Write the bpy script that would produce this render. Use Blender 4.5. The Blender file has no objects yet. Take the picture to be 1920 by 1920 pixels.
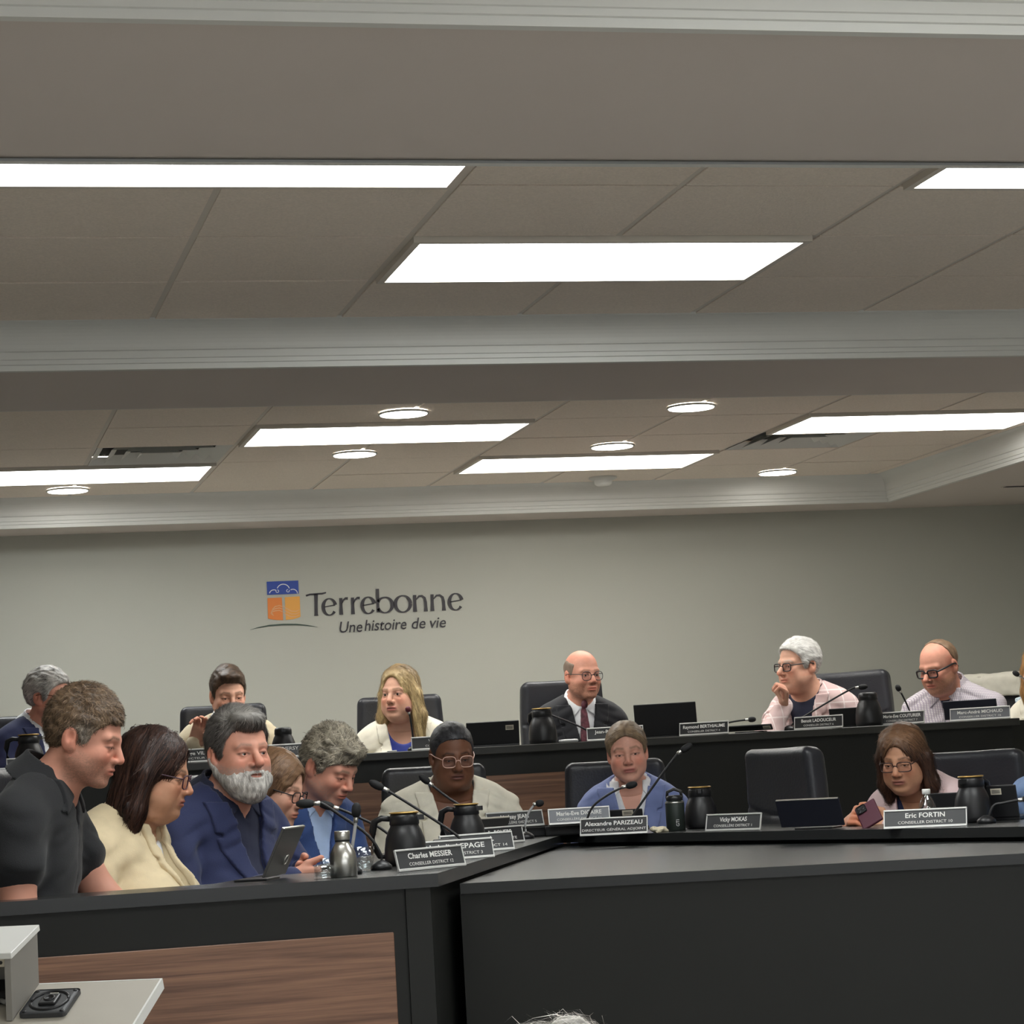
import bpy, bmesh, math, random
import numpy as np
from mathutils import Matrix, Vector
random.seed(4); rng = np.random.default_rng(4)
SC = bpy.context.scene; COL = SC.collection
ZC = 1.45                                     # height of the camera above the hall floor
# ------------------------------------------------------------------ camera
FPX = 4620.0
def _basis(vp=(-170, 1500), slope=-0.0562, f=FPX):
    a = np.array([vp[0]-960, vp[1]-960.0]); u = np.array([1, slope])
    t = -(f*f+a@a)/(a@u)
    Y = np.array([a[0], a[1], f]); X = np.array([*(a+t*u), f])
    X /= np.linalg.norm(X); Y /= np.linalg.norm(Y)
    return np.array([X, Y, np.cross(X, Y)])
BS = _basis()
cam_d = bpy.data.cameras.new('camera'); cam = bpy.data.objects.new('camera', cam_d); COL.objects.link(cam)
cam_d.sensor_width = 36.0; cam_d.lens = 36.0*FPX/1920.0; cam_d.clip_start = 0.05; cam_d.clip_end = 80
_r, _u, _b = BS[:, 0], -BS[:, 1], -BS[:, 2]
cam.matrix_world = Matrix(((_r[0], _u[0], _b[0], 0), (_r[1], _u[1], _b[1], 0), (_r[2], _u[2], _b[2], ZC), (0, 0, 0, 1)))
SC.camera = cam
# ------------------------------------------------------------------ world and exposure
wd = bpy.data.worlds.new('world'); SC.world = wd; wd.use_nodes = True
wd.node_tree.nodes['Background'].inputs[0].default_value = (0.9, 0.95, 1.0, 1)
wd.node_tree.nodes['Background'].inputs[1].default_value = 0.02
SC.view_settings.view_transform = 'Standard'; SC.view_settings.look = 'None'
SC.view_settings.exposure = 0.0; SC.view_settings.gamma = 1.0; SC.view_settings.use_curve_mapping = False
SC.cycles.caustics_reflective = False; SC.cycles.caustics_refractive = False; SC.cycles.max_bounces = 7; SC.cycles.glossy_bounces = 3
PANEL_POWER = 12.4; DOWN_POWER = 14.0; FILL_POWER = 3.2
# ------------------------------------------------------------------ measuring helpers (metres from survey of the room)
def _ray(px, py): return BS @ np.array([px-960.0, py-960.0, FPX])
def at(px, py, D):
    p = _ray(px, py)*(D/FPX); return np.array([p[0], p[1], p[2]+ZC])
def atz(px, py, z):
    r = _ray(px, py); p = r*((z-ZC)/r[2]); return np.array([p[0], p[1], z])
def aty(px, py, Y):
    r = _ray(px, py); p = r*(Y/r[1]); return np.array([p[0], p[1], p[2]+ZC])
# ------------------------------------------------------------------ materials
def s2l(c): return tuple(x/12.92 if x <= 0.04045 else ((x+0.055)/1.055)**2.4 for x in c)
def rgb(r, g, b): return s2l((r/255, g/255, b/255))
MATS = {}
def mat(name, col=(0.5, 0.5, 0.5), rough=0.6, metal=0.0, bump=0.0, bscale=60.0, var=0.0, vscale=6.0, attr=False, spec=None, emit=None, stretch=None, sheen=0.0, trans=0.0, ior=1.45, coat=0.0, sss=0.0):
    if name in MATS: return MATS[name]
    m = bpy.data.materials.new(name); m.use_nodes = True; MATS[name] = m
    nt = m.node_tree; N = nt.nodes; L = nt.links; b = N['Principled BSDF']
    b.inputs['Base Color'].default_value = (*col, 1); b.inputs['Roughness'].default_value = rough; b.inputs['Metallic'].default_value = metal
    if spec is not None: b.inputs['Specular IOR Level'].default_value = spec
    if sheen: b.inputs['Sheen Weight'].default_value = sheen; b.inputs['Sheen Roughness'].default_value = 0.5
    if trans: b.inputs['Transmission Weight'].default_value = trans; b.inputs['IOR'].default_value = ior
    if coat: b.inputs['Coat Weight'].default_value = coat
    if sss: b.inputs['Subsurface Weight'].default_value = sss; b.inputs['Subsurface Radius'].default_value = (0.01, 0.004, 0.002)
    if emit: b.inputs['Emission Color'].default_value = (*emit[0], 1); b.inputs['Emission Strength'].default_value = emit[1]
    src = None
    if attr:
        a = N.new('ShaderNodeAttribute'); a.attribute_name = 'Col'; src = a.outputs['Color']; L.new(src, b.inputs['Base Color'])
    tc = N.new('ShaderNodeTexCoord'); vec = tc.outputs['Object']
    if stretch:
        mp = N.new('ShaderNodeMapping'); mp.inputs['Scale'].default_value = stretch; L.new(vec, mp.inputs['Vector']); vec = mp.outputs['Vector']
    if var:
        n = N.new('ShaderNodeTexNoise'); n.inputs['Scale'].default_value = vscale; n.inputs['Detail'].default_value = 5; L.new(vec, n.inputs['Vector'])
        mr = N.new('ShaderNodeMapRange'); mr.inputs['From Min'].default_value = 0.3; mr.inputs['From Max'].default_value = 0.7
        mr.inputs['To Min'].default_value = 1-var; mr.inputs['To Max'].default_value = 1+var; L.new(n.outputs['Fac'], mr.inputs['Value'])
        mx = N.new('ShaderNodeMix'); mx.data_type = 'RGBA'; mx.blend_type = 'MULTIPLY'; mx.inputs[0].default_value = 1
        if src is not None: L.new(src, mx.inputs[6])
        else: mx.inputs[6].default_value = (*col, 1)
        L.new(mr.outputs['Result'], mx.inputs[7]); L.new(mx.outputs[2], b.inputs['Base Color'])
    if bump:
        n = N.new('ShaderNodeTexNoise'); n.inputs['Scale'].default_value = bscale; n.inputs['Detail'].default_value = 4; L.new(vec, n.inputs['Vector'])
        bp = N.new('ShaderNodeBump'); bp.inputs['Strength'].default_value = bump; bp.inputs['Distance'].default_value = 0.004
        L.new(n.outputs['Fac'], bp.inputs['Height']); L.new(bp.outputs['Normal'], b.inputs['Normal'])
    return m
def wood_mat(name, c1, c2):
    m = mat(name, c1, 0.42); nt = m.node_tree; N = nt.nodes; L = nt.links; b = N['Principled BSDF']
    tc = N.new('ShaderNodeTexCoord'); mp = N.new('ShaderNodeMapping'); mp.inputs['Scale'].default_value = (1.0, 3.0, 38.0)
    L.new(tc.outputs['Object'], mp.inputs['Vector'])
    n1 = N.new('ShaderNodeTexNoise'); n1.inputs['Scale'].default_value = 1.6; n1.inputs['Detail'].default_value = 6; n1.inputs['Distortion'].default_value = 0.5
    n2 = N.new('ShaderNodeTexNoise'); n2.inputs['Scale'].default_value = 9.0; n2.inputs['Detail'].default_value = 3
    L.new(mp.outputs['Vector'], n1.inputs['Vector']); L.new(mp.outputs['Vector'], n2.inputs['Vector'])
    ad = N.new('ShaderNodeMath'); ad.operation = 'MULTIPLY_ADD'; ad.inputs[1].default_value = 0.35; L.new(n2.outputs['Fac'], ad.inputs[0]); L.new(n1.outputs['Fac'], ad.inputs[2])
    cr = N.new('ShaderNodeValToRGB'); cr.color_ramp.elements[0].position = 0.48; cr.color_ramp.elements[1].position = 0.86
    cr.color_ramp.elements[0].color = (*c1, 1); cr.color_ramp.elements[1].color = (*c2, 1)
    L.new(ad.outputs[0], cr.inputs['Fac']); L.new(cr.outputs['Color'], b.inputs['Base Color'])
    return m
def glass_mat(name, tint=(1, 1, 1), gloss=0.12, rough=0.02):
    m = bpy.data.materials.new(name); m.use_nodes = True; nt = m.node_tree; N = nt.nodes; L = nt.links
    N.remove(N['Principled BSDF']); out = N['Material Output']
    t = N.new('ShaderNodeBsdfTransparent'); t.inputs[0].default_value = (*tint, 1)
    g = N.new('ShaderNodeBsdfGlossy'); g.inputs['Roughness'].default_value = rough
    mx = N.new('ShaderNodeMixShader'); mx.inputs[0].default_value = gloss
    L.new(t.outputs[0], mx.inputs[1]); L.new(g.outputs[0], mx.inputs[2]); L.new(mx.outputs[0], out.inputs['Surface'])
    MATS[name] = m; return m
M_WALL = mat('wall_paint', rgb(182, 182, 172), 0.75, bump=0.06, bscale=180, var=0.015, vscale=1.5)
M_SOFF = mat('soffit_paint', rgb(210, 200, 193), 0.8, bump=0.05, bscale=150, var=0.02, vscale=1.2)
M_TRIM = mat('trim_paint', rgb(216, 216, 211), 0.5)
M_TILE = mat('ceiling_tile', rgb(236, 224, 211), 0.9, bump=0.5, bscale=160, var=0.07, vscale=130)
M_GRID = mat('ceiling_grid', rgb(214, 206, 195), 0.6)
M_BLACK = mat('black_laminate', rgb(42, 43, 43), 0.27, bump=0.03, bscale=220, var=0.05, vscale=4, spec=0.4)
M_BLACK2 = mat('black_board', rgb(27, 28, 26), 0.5, bump=0.03, bscale=200, var=0.06, vscale=3, spec=0.35)
M_EDGE = mat('desk_edge_band', rgb(52, 52, 49), 0.45, var=0.08, vscale=9, spec=0.4)
M_WOOD = wood_mat('walnut_laminate', rgb(98, 68, 53), rgb(152, 112, 88))
M_CARPET = mat('carpet', rgb(186, 183, 178), 0.95, bump=0.5, bscale=300, var=0.15, vscale=80)
M_LEATHER = mat('black_leather', rgb(46, 47, 52), 0.36, bump=0.22, bscale=110, spec=0.45)
M_PLASTIC = mat('black_plastic', rgb(32, 32, 34), 0.38, spec=0.45)
M_MATTE = mat('black_matte', rgb(22, 22, 24), 0.75)
M_STEEL = mat('brushed_steel', rgb(214, 212, 206), 0.28, 1.0)
M_SILVER = mat('silver_paint', rgb(205, 205, 205), 0.35, 0.3)
M_DARKMET = mat('dark_metal', rgb(58, 58, 60), 0.32, 0.7)
M_WHITE = mat('white_plastic', rgb(232, 232, 228), 0.45)
M_GREIGE = mat('greige_laminate', rgb(182, 176, 164), 0.5, var=0.02, vscale=20)
M_PLATE = mat('plate_grey', rgb(76, 77, 79), 0.32, 0.15)
M_PLATE2 = mat('plate_dark', rgb(48, 48, 50), 0.32, 0.15)
M_PLATE3 = mat('plate_light', rgb(118, 120, 126), 0.3, 0.2)
M_ALU = mat('aluminium_rail', rgb(225, 225, 222), 0.32, 0.35)
M_INK = mat('white_ink', rgb(238, 238, 234), 0.6)
M_LABELP = mat('paper_label', rgb(208, 200, 182), 0.7)
M_GOLD = mat('brass_rim', rgb(196, 160, 92), 0.35, 0.5)
M_GLASS = glass_mat('clear_glass', (0.96, 0.97, 0.97), 0.13)
M_LENS = glass_mat('spectacle_lens', (0.95, 0.95, 0.98), 0.045)
M_WATER = glass_mat('water', (0.92, 0.94, 0.95), 0.10)
# ------------------------------------------------------------------ mesh helpers
def setp(o, label=None, cat=None, group=None, kind=None):
    if label: o['label'] = label
    if cat: o['category'] = cat
    if group: o['group'] = group
    if kind: o['kind'] = kind
    return o
def link(name, me, m=None, parent=None):
    o = bpy.data.objects.new(name, me); COL.objects.link(o)
    if m is not None and me is not None and len(me.materials) == 0: me.materials.append(m)
    if parent is not None: o.parent = parent
    return o
def empty(name, loc=(0, 0, 0), rz=0.0):
    o = bpy.data.objects.new(name, None); COL.objects.link(o); o.location = loc; o.rotation_euler = (0, 0, rz); o.empty_display_size = 0.05
    return o
def np_mesh(name, V, Q, smooth=True, col=None):
    me = bpy.data.meshes.new(name); V = np.asarray(V, np.float32); Q = np.asarray(Q, np.int32)
    me.vertices.add(len(V)); me.vertices.foreach_set('co', V.ravel())
    k = Q.shape[1]; me.loops.add(Q.size); me.loops.foreach_set('vertex_index', Q.ravel())
    me.polygons.add(len(Q)); me.polygons.foreach_set('loop_start', np.arange(0, Q.size, k, dtype=np.int32))
    me.polygons.foreach_set('use_smooth', np.full(len(Q), smooth))
    if col is not None:
        a = me.attributes.new('Col', 'FLOAT_COLOR', 'POINT'); c = np.ones((len(V), 4), np.float32); c[:, :3] = col; a.data.foreach_set('color', c.ravel())
    me.update(calc_edges=True); me.validate()
    return me
class MB:
    """collects shapes into one mesh"""
    def __init__(s): s.bm = bmesh.new()
    def box(s, lo, hi, bev=0.0, seg=1, M=None):
        lo = Vector(lo); hi = Vector(hi)
        r = bmesh.ops.create_cube(s.bm, size=1.0); vs = r['verts']
        for v in vs: v.co = Vector(((v.co.x+.5)*(hi.x-lo.x)+lo.x, (v.co.y+.5)*(hi.y-lo.y)+lo.y, (v.co.z+.5)*(hi.z-lo.z)+lo.z))
        if bev:
            es = list({e for v in vs for e in v.link_edges})
            rr = bmesh.ops.bevel(s.bm, geom=es, offset=bev, segments=seg, profile=0.5, affect='EDGES'); vs = list({v for f in rr['faces'] for v in f.verts} | {v for v in vs if v.is_valid})
        if M is not None:
            for v in vs: v.co = M @ v.co
        return s
    def prism(s, pts, z0, z1, M=None):
        n = len(pts); a = [s.bm.verts.new((p[0], p[1], z0)) for p in pts]; b = [s.bm.verts.new((p[0], p[1], z1)) for p in pts]
        s.bm.faces.new(b); s.bm.faces.new(a[::-1])
        for i in range(n): s.bm.faces.new((a[i], a[(i+1) % n], b[(i+1) % n], b[i]))
        if M is not None:
            for v in a+b: v.co = M @ v.co
        return s
    def tube(s, pts, r, n=8, cap=True):
        pts = [Vector(p) for p in pts]; rs = r if isinstance(r, (list, tuple)) else [r]*len(pts); rings = []
        up = Vector((0, 0, 1))
        for i, p in enumerate(pts):
            t = (pts[min(i+1, len(pts)-1)]-pts[max(i-1, 0)]).normalized()
            a = t.cross(up)
            if a.length < 1e-3: a = t.cross(Vector((1, 0, 0)))
            a.normalize(); b = t.cross(a).normalized()
            rings.append([s.bm.verts.new(p+rs[i]*(math.cos(2*math.pi*k/n)*a+math.sin(2*math.pi*k/n)*b)) for k in range(n)])
        for i in range(len(rings)-1):
            for k in range(n): f = s.bm.faces.new((rings[i][k], rings[i][(k+1) % n], rings[i+1][(k+1) % n], rings[i+1][k])); f.smooth = True
        if cap: s.bm.faces.new(rings[0][::-1]); s.bm.faces.new(rings[-1])
        return s
    def loop(s, pts, r, n=6):
        pts = [Vector(p) for p in pts]; N = len(pts); rings = []; nrm = Vector((0, 1, 0))
        for i, p in enumerate(pts):
            t = (pts[(i+1) % N]-pts[i-1]).normalized(); a = t.cross(nrm).normalized(); b = t.cross(a).normalized()
            rings.append([s.bm.verts.new(p+r*(math.cos(2*math.pi*k/n)*a+math.sin(2*math.pi*k/n)*b)) for k in range(n)])
        for i in range(N):
            j = (i+1) % N
            for k in range(n): f = s.bm.faces.new((rings[i][k], rings[i][(k+1) % n], rings[j][(k+1) % n], rings[j][k])); f.smooth = True
        return s
    def lathe(s, prof, n=28, c=(0, 0, 0), smooth=True):
        rings = []
        for (r, z) in prof:
            if r < 1e-5: rings.append([s.bm.verts.new((c[0], c[1], c[2]+z))])
            else: rings.append([s.bm.verts.new((c[0]+r*math.cos(2*math.pi*k/n), c[1]+r*math.sin(2*math.pi*k/n), c[2]+z)) for k in range(n)])
        for A, B in zip(rings, rings[1:]):
            for k in range(n):
                k2 = (k+1) % n
                q = [A[k % len(A)], A[k2 % len(A)], B[k2 % len(B)], B[k % len(B)]]; u = []
                for v in q:
                    if v not in u: u.append(v)
                if len(u) >= 3:
                    f = s.bm.faces.new(u); f.smooth = smooth
        return s
    def sphere(s, c, r, n=16, m=10):
        r = r if hasattr(r, '__len__') else (r, r, r)
        ret = bmesh.ops.create_uvsphere(s.bm, u_segments=n, v_segments=m, radius=1.0)
        for v in ret['verts']: v.co = Vector((v.co.x*r[0]+c[0], v.co.y*r[1]+c[1], v.co.z*r[2]+c[2]))
        for f in {f for v in ret['verts'] for f in v.link_faces}: f.smooth = True
        return s
    def xf(s, M):
        for v in s.bm.verts: v.co = M @ v.co
        return s
    def build(s, name, m, parent=None, flip=True):
        if flip: bmesh.ops.recalc_face_normals(s.bm, faces=s.bm.faces[:])
        me = bpy.data.meshes.new(name); s.bm.to_mesh(me); s.bm.free(); return link(name, me, m, parent)
def copy_tree(o, parent=None):
    c = o.copy(); COL.objects.link(c)
    if parent is not None: c.parent = parent
    for ch in [x for x in bpy.data.objects if x.parent == o]: copy_tree(ch, c)
    return c
TEXTS = []
def text(body, size, parent, M, m, name='lettering', align='CENTER', shear=0.0, bold=0.0, fit=0.0):
    """flat lettering in the XZ plane of M (reads towards -Y)"""
    cu = bpy.data.curves.new(name, 'FONT'); cu.body = body; cu.size = size; cu.align_x = align; cu.align_y = 'CENTER'; cu.shear = shear; cu.offset = bold; cu.resolution_u = 3
    o = bpy.data.objects.new(name, cu); COL.objects.link(o); TEXTS.append((o, parent, M, m, name, fit))
def flush_texts():
    bpy.context.view_layer.update(); dg = bpy.context.evaluated_depsgraph_get()
    todo = [(bpy.data.meshes.new_from_object(o.evaluated_get(dg)), p, M, m, n, xs) for o, p, M, m, n, xs in TEXTS]
    for o, *_ in TEXTS:
        cu = o.data; bpy.data.objects.remove(o); bpy.data.curves.remove(cu)
    R = Matrix.Rotation(math.pi/2, 4, 'X')
    for me, p, M, m, n, fit in todo:
        xx = [v.co.x for v in me.vertices]; xs = fit/(max(xx)-min(xx)) if fit and xx else 1.0
        me.transform(M @ R @ Matrix.Scale(xs, 4, (1, 0, 0))); me.materials.clear(); link(n, me, m, p)
# ================================================================== the room shell
S_Z = ZC+1.385; T_Z = ZC+1.53                  # soffit height, tile height
YB = 13.5; XR = 6.62; XL = -2.6; YF = -3.2
def struct(name, mb, m, parent=None):
    o = mb.build(name, m, parent)
    if parent is None: o['kind'] = 'structure'
    return o
struct('floor', MB().box((XL-.1, YF-.1, -.1), (XR+.1, YB+.1, 0)), M_CARPET)
struct('wall_back', MB().box((XL-.1, YB, 0), (XR+.1, YB+.12, 3.3)), M_WALL)
struct('wall_right', MB().box((XR, YF-.1, 0), (XR+.12, YB, 3.3)), M_WALL)
struct('wall_left', MB().box((XL-.12, YF-.1, 0), (XL, YB, 3.3)), M_WALL)
struct('wall_front', MB().box((XL-.1, YF-.12, 0), (XR+.1, YF, 3.3)), M_WALL)
struct('trim_baseboard', MB().box((XL, YB-.02, 0.8), (XR, YB, 0.92)), M_TRIM)
# glowing fill panels in frames, added out of view to light faces and ceiling
M_FILL = mat('fill_light_pane', (.8, .85, .9), .3, emit=((.93, .97, 1.0), FILL_POWER))
for k, x in enumerate((-1.9, .5, 2.9)):
    w_ = empty('fill_panel_%d' % (k+1), (x, YF, 1.0)); w_['kind'] = 'structure'
    MB().box((0, .005, 0), (2.0, .012, 1.45)).build('pane', M_FILL, w_)
    for lo, hi in (((-.06, 0, -.06), (2.06, .04, 0)), ((-.06, 0, 1.45), (2.06, .04, 1.51)), ((-.06, 0, 0), (0, .04, 1.45)), ((2.0, 0, 0), (2.06, .04, 1.45)), ((.98, 0, 0), (1.02, .03, 1.45))): MB().box(lo, hi).build('frame', M_TRIM, w_)
TX0, TX1 = -1.6, 5.46                          # trays, left and right edges at soffit level
TRAYS = [(-2.4, 0.2), (1.0, 4.35), (5.38, 8.12), (9.05, 13.02)]
ceil = empty('ceiling', (0, 0, S_Z)); ceil['kind'] = 'structure'
def cpart(name, mb, m):
    o = mb.build(name, m); o.parent = ceil; o.location = (0, 0, -S_Z); return o
ys = [YF] + [v for t in TRAYS for v in t] + [YB]
for i in range(0, len(ys), 2): cpart('soffit', MB().box((TX0, ys[i], S_Z), (TX1, ys[i+1], S_Z+.16)), M_SOFF)
cpart('soffit', MB().box((XL, YF, S_Z), (TX0, YB, S_Z+.16)), M_SOFF)
cpart('soffit', MB().box((TX1, YF, S_Z), (XR, YB, S_Z+.16)), M_SOFF)
cpart('plenum_deck', MB().box((XL, YF, T_Z+.06), (XR, YB, T_Z+.1)), M_TILE)
# crown mouldings: profile (distance out from the soffit edge into the tray, height above soffit)
PROF = [(-.015, -.012), (.012, -.012), (.014, .006), (.020, .008), (.021, .022), (.026, .024), (.027, .047), (.034, .050), (.036, .058)]
PROF += [(.036+.060*(1-math.cos(a)), .058+.080*math.sin(a)) for a in np.linspace(.15, 1.5, 9)] + [(.100, T_Z-S_Z), (-.015, T_Z-S_Z)]
def crown_ring(n, y0, y1, x0=TX0, x1=TX1):
    root = empty('trim_%d' % n, (0, 0, S_Z)); root['kind'] = 'structure'
    def run(a, b, c, d):
        bm = bmesh.new(); P = []
        for (o, z) in PROF:
            if n == 4 and a == 0 and z < .007: z = .001
            P.append([bm.verts.new(v) for v in ((x0+o, y0+o, S_Z+z), (x1-o, y0+o, S_Z+z), (x1-o, y1-o, S_Z+z), (x0+o, y1-o, S_Z+z))])
        for p, q in zip(P, P[1:]): bm.faces.new((p[a], p[b], q[b], q[a]))
        f = MB(); f.bm.free(); f.bm = bm; o = f.build('crown_moulding', M_TRIM); o.parent = root; o.location = (0, 0, -S_Z)
    for a, b in ((0, 1), (1, 2), (2, 3), (3, 0)): run(a, b, 0, 0)
for i, (a, b) in enumerate(TRAYS): crown_ring(i+1, a, b)
# tile grids: (x lines, y lines, cells taken by fixtures)
GRID = {2: ([0.20+.622*k for k in range(-3, 10)], [8.04-.615*k for k in range(0, 5)]),
        3: ([0.22+.636*k for k in range(-3, 10)], [12.95-.612*k for k in range(0, 7)]),
        1: ([0.20+.622*k for k in range(-3, 10)], [4.26-.615*k for k in range(0, 6)])}
def cell(tray, i, j):
    xs, yl = GRID[tray]; return xs[i], xs[i+1], yl[j+1], yl[j]
used = set()
def fixture_cells(tray, i, n, j):
    i += 3                                     # grid lists start three bays to the left
    for k in range(n): used.add((tray, i+k, j))
    a = cell(tray, i, j); b = cell(tray, i+n-1, j); return a[0], b[1], a[2], a[3]
# fluorescent troffers
M_LAMP = {}
def lamp_mat(k, col):
    if k not in M_LAMP:
        m = bpy.data.materials.new('prismatic_diffuser_'+k); m.use_nodes = True; nt = m.node_tree; N = nt.nodes; L = nt.links
        b = N['Principled BSDF']; b.inputs['Base Color'].default_value = (.8, .8, .8, 1); b.inputs['Emission Color'].default_value = (*col, 1); b.inputs['Roughness'].default_value = .4
        tc = N.new('ShaderNodeTexCoord'); w = N.new('ShaderNodeTexWave'); w.bands_direction = 'Y'; w.inputs['Scale'].default_value = 0.75; w.inputs['Distortion'].default_value = 0.4; w.inputs['Detail'].default_value = 0
        L.new(tc.outputs['Object'], w.inputs['Vector'])
        mr = N.new('ShaderNodeMapRange'); mr.inputs['To Min'].default_value = PANEL_POWER*.8; mr.inputs['To Max'].default_value = PANEL_POWER*1.2
        L.new(w.outputs['Fac'], mr.inputs['Value']); L.new(mr.outputs['Result'], b.inputs['Emission Strength'])
        M_LAMP[k] = m
    return M_LAMP[k]
def troffer(tray, i, j, label, tint='cool', n=2):
    x0, x1, y0, y1 = fixture_cells(tray, i, n, j)
    r = empty('ceiling_light', ((x0+x1)/2, (y0+y1)/2, T_Z-.012)); setp(r, label, 'ceiling light', 'fluorescent ceiling panels')
    w = (x1-x0)/2-.012; d = (y1-y0)/2-.012; f = MB(); t = .022
    for lo, hi in (((-w, -d, -.006), (w, -d+t, .05)), ((-w, d-t, -.006), (w, d, .05)), ((-w, -d+t, -.006), (-w+t, d-t, .05)), ((w-t, -d+t, -.006), (w, d-t, .05))): f.box(lo, hi)
    f.build('frame', M_GRID, r)
    MB().box((-w+t, -d+t, .004), (w-t, d-t, .012)).build('diffuser', lamp_mat(tint, (1.0, .985, .93) if tint == 'warm' else (.97, 1.0, .985)), r)
troffer(2, 2, 1, 'bright fluorescent panel in the middle of the nearer ceiling bay')
troffer(2, 0, 3, 'fluorescent panel at upper left, partly hidden by the grey beam')
troffer(2, 4, 3, 'fluorescent panel at upper right corner of the nearer ceiling bay')
troffer(3, 2, 3, 'fluorescent panel between the two downlights left of centre in the far bay', 'warm')
troffer(3, 4, 1, 'fluorescent panel just in front of the crown moulding at the back, centre', 'warm')
troffer(3, 6, 3, 'long fluorescent panel at right beside the crown moulding corner', 'warm')
troffer(3, 0, 1, 'fluorescent panel at far left beside the air vent')
troffer(1, 2, 1, 'fluorescent panel in the ceiling bay above the audience, left'); troffer(1, 5, 3, 'fluorescent panel in the ceiling bay above the audience, right')
troffer(1, 0, 3, 'fluorescent panel in the ceiling bay above the audience, far left')
# air vents with nested louvres
def vent(tray, i, j, label):
    x0, x1, y0, y1 = fixture_cells(tray, i, 1, j)
    r = empty('air_vent', ((x0+x1)/2, (y0+y1)/2, T_Z)); setp(r, label, 'air vent', 'square ceiling air vents')
    w = (x1-x0)/2-.012
    MB().box((-w, -w, .04), (w, w, .045)).build('throat', M_MATTE, r)
    for k in range(4):
        a = w-.07*k; b = a-.045; f = MB()
        z0, z1 = (-.004, .03)
        vo = [f.bm.verts.new((sx*a, sy*a, z0)) for sx, sy in ((-1, -1), (1, -1), (1, 1), (-1, 1))]
        vi = [f.bm.verts.new((sx*b, sy*b, z1)) for sx, sy in ((-1, -1), (1, -1), (1, 1), (-1, 1))]
        for q in range(4): f.bm.faces.new((vo[q], vo[(q+1) % 4], vi[(q+1) % 4], vi[q]))
        f.build('louvre', M_TRIM, r)
vent(3, 1, 2, 'square louvred air vent at left beside the far left panel')
vent(3, 6, 2, 'square louvred air vent at right under the long panel')
# tiles and grid bars
for tray, (xs, yl) in GRID.items():
    tm = {}
    for i in range(len(xs)-1):
        for j in range(len(yl)-1):
            if (tray, i, j) in used: continue
            x0, x1, y0, y1 = cell(tray, i, j)
            if x1 > TX1+.02 or x0 < TX0-.1: 
                if x0 > TX1-.1 or x1 < TX0+.1: continue
            if tray not in tm:
                b = MB().box((-(x1-x0)/2+.010, -(y1-y0)/2+.0065, -.004), ((x1-x0)/2-.010, (y1-y0)/2-.0065, .024), .001)
                o = b.build('ceiling_tile', M_TILE); tm[tray] = o.data
            else: o = link('ceiling_tile', tm[tray])
            o.parent = ceil; o.location = ((x0+x1)/2, (y0+y1)/2, T_Z-S_Z+rng.uniform(-.0012, .0012))
    for x in xs: 
        if TX0 < x < TX1: cpart('grid_bar', MB().box((x-.012, yl[-1]-.4, T_Z), (x+.012, yl[0]+.05, T_Z+.03)), M_GRID)
    for y in yl: cpart('grid_bar', MB().box((TX0, y-.012, T_Z+.022), (TX1, y+.012, T_Z+.03)), M_GRID)
# round recessed downlights
dl_m = mat('downlight_lens', (.8, .8, .8), .4, emit=((1, .97, .9), DOWN_POWER))
for px, py, lb in ((757, 778, 'round downlight in front of the left of centre panel'), (1296, 766, 'round downlight left of the long right panel'), (665, 854, 'round downlight behind the left of centre panel'),
                   (1148, 839, 'round downlight just in front of the rear centre panel'), (127, 922, 'round downlight at far left near the crown moulding'), (1458, 888, 'round downlight near the crown moulding corner at right')):
    p = atz(px, py, T_Z-.018); r = empty('downlight', p); setp(r, lb, 'downlight', 'round recessed downlights')
    MB().lathe([(.099, .012), (.108, .010), (.109, .003), (.105, .001), (.100, .002)]).build('trim_ring', M_TRIM, r)
    MB().lathe([(0, -.0005), (.0995, -.0005), (.0995, .012), (0, .012)]).build('lens', dl_m, r)
p = atz(1130, 893, T_Z); r = empty('smoke_detector', p); setp(r, 'small white smoke detector on the ceiling near the back wall', 'smoke detector')
MB().lathe([(0, .004), (.075, .004), (.078, -.012), (.06, -.022), (0, -.022)]).build('base', M_TRIM, r)
MB().lathe([(.05, -.022), (.046, -.042), (.036, -.05), (0, -.052)]).build('cap', M_WHITE, r)
p = atz(1912, 911, S_Z); f = MB(); r = empty('slot_vent', p); setp(r, 'dark slot vent in the soffit at the right edge', 'air vent')
MB().box((-.10, -.03, -.003), (.30, .03, .002)).build('frame', M_SOFF, r)
for k in (-1, 0, 1): MB().box((-.09, k*.017-.005, -.0045), (.29, k*.017+.005, -.002)).build('slot', M_MATTE, r)
# ================================================================== platforms and desks
ZT = ZC-.262; ZTAB = ZC-.305; ZBK = ZC+.0905     # front desk top, well table top, rear desk top
PF, PB = 0.43, 0.79                             # platform levels
A_ = np.array([1.308, 6.245]); B_ = np.array([2.339, 8.875]); C_ = np.array([3.192, 6.772])
u_ = (B_-A_)/np.linalg.norm(B_-A_); n_ = np.array([-u_[1], u_[0]]); v_ = (C_-B_)/np.linalg.norm(C_-B_); m_ = np.array([-v_[1], v_[0]])
struct('floor_platform_front', MB().box((XL, 6.3, 0), (XR, 10.56, PF)), M_CARPET)
struct('floor_platform_rear', MB().box((XL, 10.56, 0), (XR, YB, PB)), M_CARPET)
YE = 6.245
lw = empty('council_desk', (A_[0]-.4, YE+.2, 0)); setp(lw, 'black desk wing at left with walnut end panel and diagonal inner edge', 'desk')
def dpart(root, name, mb, m):
    o = mb.build(name, m, root); o.location = -Vector(root.location); return o
e1 = B_+u_*.05
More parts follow.
